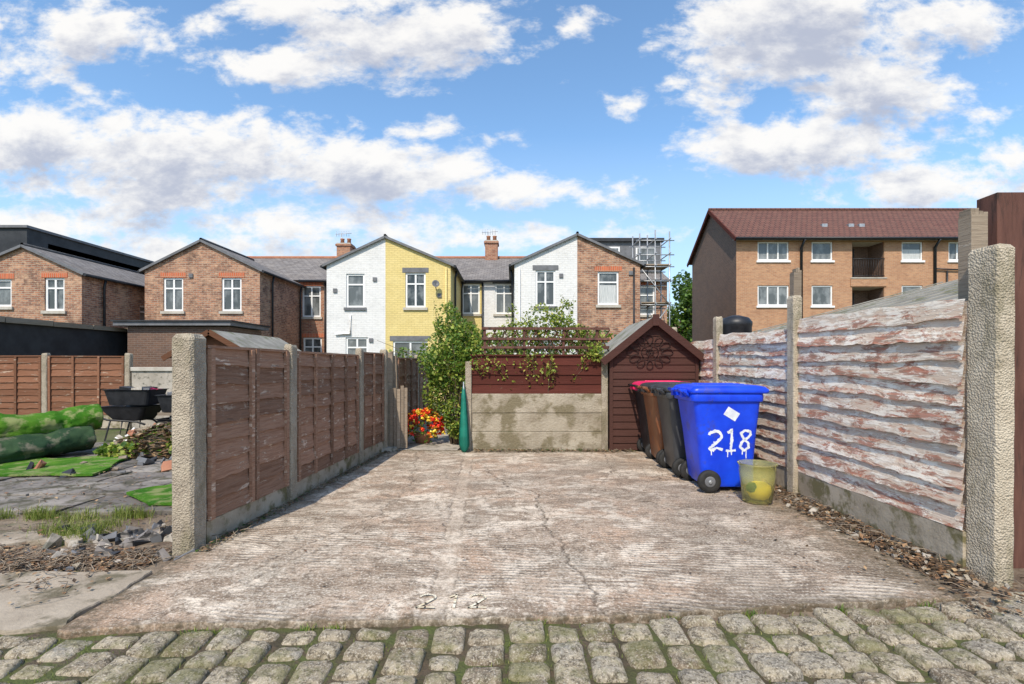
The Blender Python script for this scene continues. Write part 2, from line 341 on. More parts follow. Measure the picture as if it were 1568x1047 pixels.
def setts():
    b=MB(); x=-7.5; ci=0
    while x<7.5:
        w=U(.17,.22); y=-1.5+U(0,.2); last=False
        while not last:
            L=U(.14,.24)
            xc=x+w/2
            fr=float(np.interp(xc,[-7.5,-2.6,-2.39,-1.8,-.3,.8,2.0,2.73,3.2,7.5],[2.64,2.62,2.59,2.66,2.71,2.765,2.90,2.97,3.12,3.12]))+U(-.02,.02)
            if y+L>fr-.11:
                L=fr-y; last=True
                if L>.30: L=L/2; last=False
                if L<.07: break
            yc=y+L/2
            g=U(.009,.017); hx=w/2-g; hy=L/2-g; z1=-.011+U(-.011,.008)+.014*mn.noise(Vector((xc,yc,0)))
            rings=[]; ang=U(-.09,.09); ca,sa=math.cos(ang),math.sin(ang)
            tx,ty=U(-.08,.08),U(-.08,.08)
            for (ins,dz) in ((-.002,-.05),(0,-.020),(.004,-.011),(.011,-.004),(.022,0.0),(.036,.002),(.05,.003)):
                rg=[]
                for p in rrect(0,0,0,max(hx-ins,.008),max(hy-ins,.006),max(.002,min(.03,(min(hx,hy)-ins)*.6)),3):
                    q=Vector((p[0],p[1],0)); jn=mn.noise(Vector((p[0]*18+xc*31,p[1]*18+yc*17,ci*1.3)))+.6*mn.noise(Vector((p[0]*50+xc*31,p[1]*50+yc*17,ci*2.3)))
                    s=1+.13*jn; qx,qy=q.x*s,q.y*s
                    rg.append((xc+qx*ca-qy*sa,yc+qx*sa+qy*ca,z1+dz+tx*qx+ty*qy+(.013*mn.noise(Vector((qx*20+xc*9,qy*20+yc*7,3)))+.005*mn.noise(Vector((qx*60+xc*9,qy*60+yc*7,3))))*(ins>0)))
                rings.append(rg)
            b.loft(rings,M_sett,capb=False)
            y+=L
        x+=w; ci+=1
    return b.build('cobbled_alley',origin=False)
setts()

def slab():
    NX,NY=380,440
    s=np.linspace(0,1,NX); t=np.linspace(0,1,NY)**1.25
    S,T=np.meshgrid(s,t)
    x0=-2.39+S*5.15
    fr=np.interp(x0[0],[-2.39,-1.8,-.3,.8,2.0,2.76],[2.61,2.68,2.73,2.785,2.92,2.98])
    fr=fr+.03*np.array([mn.noise(Vector((a*5,0,1)))+.6*mn.noise(Vector((a*17,0,2)))+.3*mn.noise(Vector((a*50,0,2))) for a in x0[0]])
    Y=fr[None,:]*(1-T)+8.12*T
    xl=np.interp(Y,[2.6,3.7,8.2],[-2.40,-2.40,-2.06]); xr=np.interp(Y,[2.9,5.4,8.2],[2.73,2.81,2.9])
    ej=np.array([mn.noise(Vector((0,float(a)*4,5)))+.5*mn.noise(Vector((0,float(a)*15,6))) for a in Y[:,NX//2]])[:,None]
    X=xl+(xr-xl)*S + .035*ej*(S**6)+.02*ej*((1-S)**6)
    z=.004*np.sin(X*1.7+1)*np.sin(Y*1.3)
    jx=.02*np.sin(Y*9+1)+.014*np.sin(Y*23+X*7)+.008*np.sin(Y*61)
    jy=.02*np.sin(X*8+2)+.014*np.sin(X*21+Y*5)+.008*np.sin(X*57)
    def dist(pl):
        D=np.full(X.shape,9.0); px=X+jx; py=Y+jy
        for (ax,ay),(bx,by) in zip(pl[:-1],pl[1:]):
            dx,dy=bx-ax,by-ay; q=np.clip(((px-ax)*dx+(py-ay)*dy)/(dx*dx+dy*dy),0,1)
            D=np.minimum(D,np.hypot(px-ax-q*dx,py-ay-q*dy))
        return D
    cr=np.zeros(X.shape)
    C=[[(-.39,6.8),(-.03,5.7),(.25,5.5),(.295,4.4),(.41,3.64),(.49,3.07),(.55,2.7)],
       [(-1.53,8.1),(-1.19,5.85),(-1.25,4.6),(-1.6,3.9),(-1.75,3.4)],
       [(.25,5.3),(.81,5.35),(1.44,5.07),(2.1,4.6)],
       [(-1.95,2.7),(-1.58,3.5),(-1.0,4.7)],[(1.5,8.1),(1.3,6.4),(.8,5.35)],[(-.39,6.8),(-.9,6.3),(-1.2,6.4)],
       [(1.44,5.07),(1.75,4.1),(2.5,3.7)],[(.33,4.2),(-.1,4.0),(-.45,4.15)],[(-1.25,4.6),(-.9,4.4),(-.55,4.5)]]
    brk=.55+.45*np.sin(X*5+Y*7)*np.sin(Y*11+1)
    for i,pl in enumerate(C): cr=np.maximum(cr,np.exp(-(dist(pl)/(.010 if i in (0,2) else .008 if i==1 else .0065))**2)*(1 if i in (0,2) else .8)*(.65+.35*brk))
    dj=dist([(-2.15,2.65),(-1.80,3.25),(-1.42,4.3),(-1.10,6.0)])
    sc=np.interp(Y,[2.6,3.3,7.8,8.2],[-.44,-.44,-.68,-.69]); w=.07
    dd=np.abs(X+.5*jx-sc); strip=1/(1+np.exp((dd-w)/.006))
    strip=np.maximum(strip,.55*np.exp(-(dj/.02)**2))
    cr=np.maximum(cr,.75*np.exp(-((dd-w)/.008)**2)*(.55+.45*np.sin(Y*3+np.sin(Y*11))))
    strip=strip*.9
    z=z-.012*cr-.005*strip
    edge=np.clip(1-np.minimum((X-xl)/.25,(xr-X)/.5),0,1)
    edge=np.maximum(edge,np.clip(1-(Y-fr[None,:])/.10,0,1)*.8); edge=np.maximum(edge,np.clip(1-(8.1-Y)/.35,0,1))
    z[0,:]-=.012
    co=np.stack([X,Y,z],-1).reshape(-1,3)
    idx=np.arange(NX*NY).reshape(NY,NX)
    F=np.stack([idx[:-1,:-1],idx[:-1,1:],idx[1:,1:],idx[1:,:-1]],-1).reshape(-1,4)
    V=co.tolist(); F=F.tolist(); n0=len(V)
    loop=list(idx[0,:])+list(idx[1:,-1])+list(idx[-1,::-1][1:])+list(idx[::-1,0][1:-1])
    for i in loop: V.append([V[i][0],V[i][1],-.07])
    L=len(loop)
    for i in range(L): F.append([int(loop[i]),n0+i,n0+(i+1)%L,int(loop[(i+1)%L])])
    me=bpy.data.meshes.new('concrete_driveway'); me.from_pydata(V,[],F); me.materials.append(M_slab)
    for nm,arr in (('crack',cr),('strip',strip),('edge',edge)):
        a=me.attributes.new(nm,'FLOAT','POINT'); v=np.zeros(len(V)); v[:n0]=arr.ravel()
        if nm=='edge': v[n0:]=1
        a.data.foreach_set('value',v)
    me.polygons.foreach_set('use_smooth',[True]*len(F))
    o=bpy.data.objects.new('concrete_driveway',me); scene.collection.objects.link(o)
slab()
b=MB()
def fl(pts,w=.015):
    for (ax,ay),(bx,by) in zip(pts[:-1],pts[1:]):
        if R()<.05: continue
        d=math.hypot(bx-ax,by-ay)+1e-6; px_=-(by-ay)/d*w/2; py_=(bx-ax)/d*w/2; ex=(bx-ax)*.1; ey=(by-ay)*.1
        b.poly([(ax-ex+px_,ay-ey+py_,.0065),(ax-ex-px_,ay-ey-py_,.0065),(bx+ex-px_,by+ey-py_,.0065),(bx+ex+px_,by+ey+py_,.0065)],M_faint)
def two(x,y): fl([(x+.045+.045*math.cos(a),y+.125+.035*math.sin(a)) for a in [math.radians(170-20*i) for i in range(11)]]+[(x+.045,y+.05),(x,y+.0),(x+.05,y+.004),(x+.10,y)])
two(-.55,2.85); fl([(-.37,2.98),(-.335,3.01),(-.335,2.96),(-.335,2.90),(-.335,2.85)]); two(-.25,2.85)
b.build('painted_ground_number')
def irr_slab(name,x0,x1,y0,y1,z,mat,seed=0,th=.05,amp=.05):
    b=MB(); P=[]; n=22
    for i in range(n): P.append((x0+(x1-x0)*i/n,y0))
    for i in range(n): P.append((x1,y0+(y1-y0)*i/n))
    for i in range(n): P.append((x1-(x1-x0)*i/n,y1))
    for i in range(n): P.append((x0,y1-(y1-y0)*i/n))
    Q=[(x+amp*mn.noise(Vector((x*4,y*4,seed)))+amp*.3*mn.noise(Vector((x*15,y*15,seed))),y+amp*mn.noise(Vector((x*4,y*4,seed+5)))+amp*.3*mn.noise(Vector((x*15,y*15,seed+5)))) for x,y in P]
    b.loft([[(x,y,z-th) for x,y in Q],[(x,y,z-.008) for x,y in Q],[(x*.998+.002*(x0+x1)/2,y*.998+.002*(y0+y1)/2,z) for x,y in Q]],mat,smooth=False)
    return b.build(name)
irr_slab('concrete_apron',-8,-2.44,2.66,3.38,-.012,M_apron,1,amp=.07)
irr_slab('garden_path',-1.98,-.9,8.16,15,.0,M_conc2,2)
irr_slab('broken_concrete',-5.4,-3.6,3.88,4.12,-.008,M_apron,4,amp=.2)
irr_slab('broken_concrete',-7.2,-5.7,3.75,4.3,-.008,M_apron,6,amp=.2)
b=MB(); y=4.75
while y<8.8:
    x=-11.0+U(0,.4)
    while x<-3.0:
        M=Matrix.Rotation(U(-.03,.03),4,'Z')@Matrix.Rotation(U(-.02,.02),4,'X'); c=Vector((x+.3,y+.3,0))
        b.box((-.29,-.29,-.05),(.29,.29,.0+U(-.012,.012)),M_patio,Matrix.Translation(c)@M); x+=.6
    y+=.6
b.build('patio_paving',bevel=.006)

# ------------------------------------------------------------ fences
def boards(b,p0,p1,z0,z1,n,mat,nrm,wav=.012,proud=.028,over=1.22,slant=0.0):
    p0=Vector((*p0,0));p1=Vector((*p1,0)); d=p1-p0; L=d.length; d.normalize(); nv=Vector((*nrm,0)); h=(z1-z0)/n
    seg=max(6,int(L/.05)); uo=R()*30
    for i in range(n):
        zb=z0+i*h; zt=min(zb+h*over,z1+.01); sd=R()*50; k=len(b.v); tilt=U(-.006,.006)*(2.5 if wav>.013 else 1); r=R(); pr=proud*U(.7,1.25)
        for j in range(seg+1):
            u=L*j/seg; w=wav*(mn.noise(Vector((u*2.2,sd,0)))*1.3+.8*mn.noise(Vector((u*9,sd,2)))+.5*mn.noise(Vector((u*30,sd,5))))+tilt*(j/seg-.5)*2+slant*(j/seg-.5)*i/n
            if i==0: w*=.3
            wt=(slant*(j/seg-.5)+(wav*1.2*mn.noise(Vector((u*3,sd,7))) if i==n-1 else 0))
            bow=.006*mn.noise(Vector((u*1.5,sd,9)))
            base=p0+d*u
            for (off,z) in ((.007,zt+wt*(i+1)/n),(pr*.55+bow,(zb+zt)/2+w*.5),(pr+bow,zb+w),(pr-.016+bow,zb+w-.001)):
                q=base+nv*off; b.v.append((q.x,q.y,z))
        for j in range(seg):
            for c in range(3):
                a=k+j*4+c; e=k+(j+1)*4+c
                lv=(h*over,h*over/2,.004,.002)
                v0=i+1.0+lv[c]; v1=i+1.0+lv[c+1]
                us=[uo+L*j/seg,uo+L*(j+1)/seg,uo+L*(j+1)/seg,uo+L*j/seg]
                b.face([a,e,e+1,a+1],mat,list(zip(us,[v0,v0,v1,v1])),r)
    q0=p0-nv*.012;q1=p1-nv*.012
    b.poly([(q0.x,q0.y,z0),(q1.x,q1.y,z0),(q1.x,q1.y,z1-.03),(q0.x,q0.y,z1-.03)],mat)
def batten(b,p,dirv,nrm,z0,z1,w,t,mat):
    p=Vector((*p,0)); d=Vector((*dirv,0)).normalized()
    M=Matrix.Translation(p)@Matrix(((d.x,nrm[0],0,0),(d.y,nrm[1],0,0),(0,0,1,0),(0,0,0,1)))
    b.box((-w/2,0,z0),(w/2,t,z1),mat,M,jit=.003)
def panel(name,p0,p1,z0,z1,n,mat,nrm,bat=(.0,.5,1.),batw=.05,gb=True,gz=0.0,wav=.012,cap=True,proud=.028,batmat=None,slant=0):
    b=MB(); boards(b,p0,p1,z0,z1,n,mat,nrm,wav,proud,slant=slant)
    P0=Vector(p0);P1=Vector(p1); d=(P1-P0)
    for f in bat:
        f2=min(max(f,.025),.975); q=P0+d*f2
        batten(b,(q.x+nrm[0]*.022,q.y+nrm[1]*.022),(d.x,d.y),nrm,z0,z1+U(-.01,.015),batw,.028,batmat or mat)
    if cap:
        b.beam((P0.x+nrm[0]*.01,P0.y+nrm[1]*.01,z1+.012),(P1.x+nrm[0]*.01,P1.y+nrm[1]*.01,z1+.012+U(-.01,.01)),.05,.022,mat)
    if gb:
        b.beam((P0.x,P0.y,(gz+z0-.004)/2-.03),(P1.x,P1.y,(gz+z0-.004)/2-.03),.05,z0-gz+.056,M_gravel)
    return b.build(name)
def cpost(name,x,y,w,dp,z,mat=M_post,zb=-.08,slope=.03,lean=0):
    b=MB(); 
    M=Matrix.Translation((x,y,0))@Matrix.Rotation(lean,4,'Y')
    ch=min(w,dp)*.13
    def ring(z_,k=1.0):
        a=w/2*k;c=dp/2*k; return [tuple(M@Vector(p)) for p in ((a-ch,-c,z_),(a,-c+ch,z_),(a,c-ch,z_),(a-ch,c,z_),(-a+ch,c,z_),(-a,c-ch,z_),(-a,-c+ch,z_),(-a+ch,-c,z_))]
    rs=[ring(zb)]
    for i in range(1,22):
        zz=zb+(z-slope-zb)*i/21; rs.append([(p[0]+U(-.003,.003),p[1]+U(-.003,.003),p[2]) for p in ring(zz)])
    rs.append([(p[0],p[1],p[2]+U(-.012,.008)) for p in ring(z,.82)])
    b.loft(rs,mat,smooth=False); return b.build(name,bevel=.003)
nL=(1,.05)
cpost('concrete_fence_post',-2.47,3.80,.17,.19,1.63)
cpost('concrete_fence_post',-2.285,5.12,.09,.13,1.61,M_post)
cpost('concrete_fence_post',-2.165,7.05,.09,.13,1.63,M_post)
cpost('concrete_fence_post',-2.08,8.05,.11,.12,1.64,M_post)
panel('fence_panel',(-2.42,3.90),(-2.31,5.05),.17,1.53,9,M_fbrown,nL,bat=(0,.48,.54,1),batw=.045,wav=.014,slant=-.02)
panel('fence_panel',(-2.29,5.19),(-2.19,6.98),.17,1.52,9,M_fbrown,nL,bat=(0,.25,.5,.75,1),batw=.04,wav=.014)
panel('fence_panel',(-2.17,7.12),(-2.10,7.98),.17,1.56,9,M_fbrown,nL,bat=(0,.5,1),batw=.04)
nR=(-1,0)
cpost('concrete_fence_post',3.19,3.32,.125,.23,2.185,M_postw,lean=.006)
cpost('concrete_fence_post',3.09,5.43,.10,.14,2.15,M_postw)
cpost('concrete_fence_post',3.07,7.40,.10,.14,2.11,M_postw)
cpost('concrete_fence_post',3.06,9.4,.10,.14,2.1,M_postw)
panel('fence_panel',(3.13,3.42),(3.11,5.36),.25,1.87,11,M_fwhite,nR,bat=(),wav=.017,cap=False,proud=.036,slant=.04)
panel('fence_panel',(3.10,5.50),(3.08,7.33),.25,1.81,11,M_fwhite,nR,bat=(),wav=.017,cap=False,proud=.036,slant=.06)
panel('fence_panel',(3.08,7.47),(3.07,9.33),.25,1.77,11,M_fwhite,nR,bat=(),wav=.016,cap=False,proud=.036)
def wpost(name,x,y,w,d,z0,z1,mat,lean=0,jag=True):
    b=MB(); M=Matrix.Translation((x,y,z0))@Matrix.Rotation(lean,4,'Y')
    b.box((-w/2,-d/2,0),(w/2,d/2,z1-z0-.03),mat,M,jit=.004)
    if jag:
        for i in range(4): b.box((-w/2+i*w/4+.001,-d/2+.002,z1-z0-.031),(-w/2+(i+1)*w/4-.001,d/2-.002,z1-z0-.03+U(.0,.05)),mat,M,jit=.002)
    return b.build(name,bevel=.003)
wpost('wooden_post',3.27,3.52,.12,.10,-.05,2.48,M_oldwood)
wpost('wooden_post',3.19,5.62,.09,.08,-.05,2.47,M_oldwood,lean=.01)
wpost('wooden_gate_post',3.57,3.6,.26,.16,-.05,2.65,M_brownpost,jag=False)
wpost('wooden_post',-2.02,8.25,.09,.09,-.05,1.60,M_oldwood)
wpost('wooden_post',-1.93,8.33,.09,.08,-.05,1.55,M_oldwood,lean=-.03)
b=MB()
for i in range(5): 
    x=-2.0+i*.055; b.box((x,8.12+i*.02,.02),(x+.05,8.14+i*.02,1.02+U(-.04,.05)),M_oldwood,jit=.003)
b.build('wooden_gate')
panel('fence_panel',(-1.98,8.45),(-1.99,10.3),.12,1.5,9,M_fbrown,(1,0),bat=(0,.33,.66,1))
cpost('concrete_fence_post',-1.99,10.37,.09,.12,1.6)
panel('fence_panel',(-1.99,10.44),(-2.0,12.3),.12,1.45,9,M_fbrown,(1,0),bat=(0,.33,.66,1))
irr_slab('concrete_step',-2.2,-1.85,7.95,8.1,.06,M_conc2,9,th=.1,amp=.01)

# ------------------------------------------------------------ low back wall
b=MB(); yw=8.10
for i,(z0,z1) in enumerate(((.0,.30),(.303,.61),(.613,.92))):
    b.box((-.66,yw+.01*(i%2),z0-.02 if i==0 else z0),(1.47,yw+.06+.01*(i%2),z1),M_wallc,jit=.004)
w1=b.build('concrete_panels',bevel=.008)
b=MB(); boards(b,(-.66,yw+.03),(1.47,yw+.03),.925,1.54,4,M_redboard,(0,-1),wav=.004,proud=.025,over=1.1)
b.box((-.68,yw-.01,1.54),(1.49,yw+.07,1.565),M_redboard)
w2=b.build('timber_boards')
b=MB()
for x in (-.71,1.51): b.box((x-.05,yw-.03,-.05),(x+.05,yw+.09,1.56 if x>0 else 1.45),M_post)
w3=b.build('wall_posts',bevel=.006)
group('garden_wall',[w1,w2,w3])
b=MB()
for x in (-.45,.2,.85,1.4): b.box((x-.02,yw+.075,1.2),(x+.02,yw+.115,2.0+U(-.02,.03)),M_brownpost)
for z in (1.66,1.8,1.97): b.box((-.5,yw+.05,z),(1.6,yw+.072,z+.04),M_brownpost,jit=.008)
for i in range(12):
    x=-.48+i*.17; b.beam((x,yw+.09,1.6),(x+.22,yw+.09,1.97),.02,.018,M_brownpost); b.beam((x+.22,yw+.10,1.6),(x,yw+.10,1.97),.018,.018,M_brownpost)
b.build('trellis')

# ------------------------------------------------------------ foliage
def leaf(b,c,s,mat,flat=0):
    a=Vector((U(-1,1),U(-1,1),U(-1,.5)*(1-flat))).normalized(); n=Vector((U(-1,1),U(-1,1),U(0,1.5)+flat*4)).normalized()
    w=a.cross(n).normalized(); n=w.cross(a)
    r=R(); k=len(b.v)
    b.v.extend([tuple(c-a*s*.5),tuple(c+w*s*.33+n*s*.06),tuple(c+a*s*.5),tuple(c-w*s*.33+n*s*.06)])
    b.face([k,k+1,k+2],mat,[(0,0)]*3,r); b.face([k,k+2,k+3],mat,[(0,0)]*3,r)
def leafmesh(b,blobs,size,mats,flat=.0,shell=.35,cull=-.12):
    for (cx,cy,cz,rx,ry,rz,n) in blobs:
        for i in range(n):
            while True:
                p=Vector((U(-1,1),U(-1,1),U(-1,1)))
                if shell<p.length<=1: break
            nz=mn.noise(Vector((cx+p.x*rx*3.5,cy+p.y*ry*3.5,cz+p.z*rz*3.5)))
            if nz<cull and R()<.85: continue
            c=Vector((cx+p.x*rx,cy+p.y*ry,cz+p.z*rz))
            leaf(b,c,size*U(.6,1.3),random.choice(mats),flat)
def stems(b,base,blobs,n,rad,mat=M_bark,tips=0,size=.05,mats=None):
    for i in range(n):
        bl=random.choice(blobs); e=Vector((bl[0]+U(-1,1)*bl[3],bl[1]+U(-1,1)*bl[4],bl[2]+U(-.6,1.25)*bl[5]))
        s=Vector(base)+Vector((U(-.08,.08),U(-.08,.08),0)); m=(s+e)/2+Vector((U(-.15,.15),U(-.15,.15),U(0,.3)))
        pts=[]
        for j in range(9):
            t=j/8; pts.append(s*(1-t)**2+m*2*t*(1-t)+e*t*t)
        b.tube(pts,[rad*(1-.85*j/8) for j in range(9)],mat,4)
        if tips:
            for j in range(tips):
                q=pts[-1].lerp(pts[-4],R()); leaf(b,q+Vector((U(-.05,.05),U(-.05,.05),U(-.05,.05))),size*U(.6,1.2),random.choice(mats))
b=MB(); bl=[(-1.1,8.75,1.5,.46,.35,.6,3200),(-.82,8.6,1.75,.34,.3,.45,1700),(-1.2,8.9,.9,.42,.3,.5,1800),(-1.15,8.9,2.15,.26,.25,.38,800),(-.95,8.6,.5,.26,.25,.4,900),(-.72,8.35,1.3,.24,.2,.42,900),(-1.45,9.2,1.5,.34,.3,.4,900),(-.55,8.4,1.75,.2,.2,.25,400)]
stems(b,(-1.0,8.8,-.05),bl,50,.012,tips=22,size=.06,mats=[M_leaf,M_leafy]); leafmesh(b,bl,.066,[M_leaf,M_leaf,M_leafy],cull=-.2); b.build('climbing_shrub')
b=MB(); bl=[(.1,8.38,1.85,.45,.2,.28,1300),(.7,8.36,1.92,.55,.22,.33,2000),(1.25,8.4,1.75,.36,.2,.28,900),(.55,8.38,2.2,.4,.2,.22,650),(-.35,8.3,1.7,.3,.15,.25,600),(.6,8.02,1.42,.14,.04,.2,60),(.1,8.05,1.5,.3,.04,.08,60),(1.35,8.05,1.6,.16,.06,.17,200),(-.5,8.05,1.45,.2,.05,.2,120),(.0,8.4,2.2,.1,.1,.25,120),(.95,8.4,2.3,.1,.1,.25,140)]
stems(b,(.5,8.45,0),bl,60,.007,tips=20,size=.055,mats=[M_leafy]); leafmesh(b,bl,.055,[M_leafy,M_leafy,M_leaf],shell=.1,cull=-.15); b.build('trellis_vine')
b=MB(); bl=[(-2.9,13.5,.9,.8,.8,1.0,1200),(-.2,12.5,1.1,1.1,.8,1.2,2400),(2.0,13,1.2,1.3,.8,1.2,2600),(3.9,14,1.2,1.2,1,1.2,1600),(-.3,15,1.1,.9,.9,1.2,1200)]
stems(b,(1,14,-.05),bl,20,.03); leafmesh(b,bl,.12,[M_leaf,M_leafy,M_leafd]); b.build('garden_shrub')
def tree(name,x,y,h,r,mats,n=4000,size=.35):
    b=MB(); b.tube([(x,y,-.1),(x+.1,y,h*.3),(x,y+.1,h*.55),(x+.1,y,h*.8)],[h*.03,h*.024,h*.015,h*.006],M_bark,8)
    bl=[]
    for i in range(11):
        a=U(0,6.28); q=U(.2,.75)*r; zz=h*U(.4,.85); bl.append((x+math.cos(a)*q,y+math.sin(a)*q,zz,r*U(.35,.5),r*U(.35,.5),h*U(.12,.18),n//11))
        b.tube([(x,y,h*.35),(x+math.cos(a)*q*.5,y+math.sin(a)*q*.5,zz*.8),(x+math.cos(a)*q,y+math.sin(a)*q,zz)],[h*.012,h*.008,h*.003],M_bark,5)
    leafmesh(b,bl,size,mats); return b.build(name)
tree('broadleaf_tree',16.2,46,10.5,2.4,[M_leafd,M_leaf],5500,.4)
tree('broadleaf_tree',20,52,9.0,2.8,[M_leafd,M_leaf],4500,.4)

# ------------------------------------------------------------ shed
def shed():
    x0,x1,yf,yb,ze,za=1.60,2.98,8.02,9.6,1.58,2.14; xa=(x0+x1)/2
    b=MB(); h=.115; n=int(math.ceil(za/h))
    for i in range(n):
        z0=.02+i*h; z1=z0+h
        if z0>=za: break
        def ext(z):
            if z<=ze: return x0,x1
            f=(z-ze)/(za-ze); return x0+(xa-x0)*f,x1+(xa-x1)*f
        a0,a1=ext(z0); c0,c1=ext(min(z1,za-.001)); zt=min(z1,za); r=R()
        b.poly([(a0,yf-.016,z0),(a1,yf-.016,z0),(c1,yf,zt),(c0,yf,zt)],M_shed,[(a0,i+1.0),(a1,i+1.0),(c1,i+1.11),(c0,i+1.11)],r)
        b.poly([(a0,yf-.016,z0),(a1,yf-.016,z0),(a1,yf+.01,z0),(a0,yf+.01,z0)],M_shed,None,r)
    boards(b,(x0,yb),(x0,yf),.02,ze,14,M_shed,(-1,0),wav=0,proud=.014,over=1)
    boards(b,(x1,yf),(x1,yb),.02,ze,14,M_shed,(1,0),wav=0,proud=.014,over=1)
    b.poly([(x0,yb,0),(x1,yb,0),(x1,yb,ze),(xa,yb,za),(x0,yb,ze)],M_shed)
    for x in (x0,x1): b.box((x-.025,yf-.03,.0),(x+.025,yf+.02,ze),M_shed)
    walls=b.build('walls')
    b=MB(); ov=.16; s=(za-ze)/(xa-x0)
    for sg in (-1,1):
        xe=xa+sg*(xa-x0+ov); zE=za-s*(xa-x0+ov)
        p=[(xe,yf-.1,zE+.03),(xe,yb+.1,zE+.03),(xa,yb+.1,za+.03),(xa,yf-.1,za+.03)]
        b.slope([p[0],p[1],p[2],p[3]],M_shingle)
        b.slope([(q[0],q[1],q[2]-.025) for q in p],M_shed)
        b.box((min(xe,xe-sg*.01),yf-.1,zE-.005),(max(xe,xe-sg*.01),yb+.1,zE+.03),M_shed)
        b.beam((xe,yf-.112,zE-.02),(xa-sg*(-.0),yf-.112,za-.02),.022,.11,M_shed)
    b.box((xa-.05,yf-.135,za-.12),(xa+.05,yf-.122,za+.06),M_shed)
    roof=b.build('roof')
    b=MB(); cx,cz=2.22,1.60; yy=yf-.03
    for k in range(12):
        a=2*math.pi*k/12; pts=[]
        for j in range(13):
            t=j/12*2*math.pi; rr=.24+.085*math.cos(t); oo=.05*math.sin(t)*(1+.3*math.cos(t))
            pts.append((cx+math.cos(a)*rr*1.15-math.sin(a)*oo,yy,cz+math.sin(a)*rr*.85+math.cos(a)*oo))
        b.tube(pts[:-1],.007,M_wire,5,close=True)
    for rr in (.06,.14): b.tube([(cx+math.cos(a)*rr,yy,cz+math.sin(a)*rr*.85) for a in [i*.524 for i in range(12)]],.006,M_wire,5,close=True)
    for k in range(6):
        a=2*math.pi*k/6+.2; b.tube([(cx,yy,cz),(cx+math.cos(a)*.14,yy,cz+math.sin(a)*.12)],.005,M_wire,5)
    orn=b.build('sun_ornament')
    group('garden_shed',[walls,roof,orn])
shed()

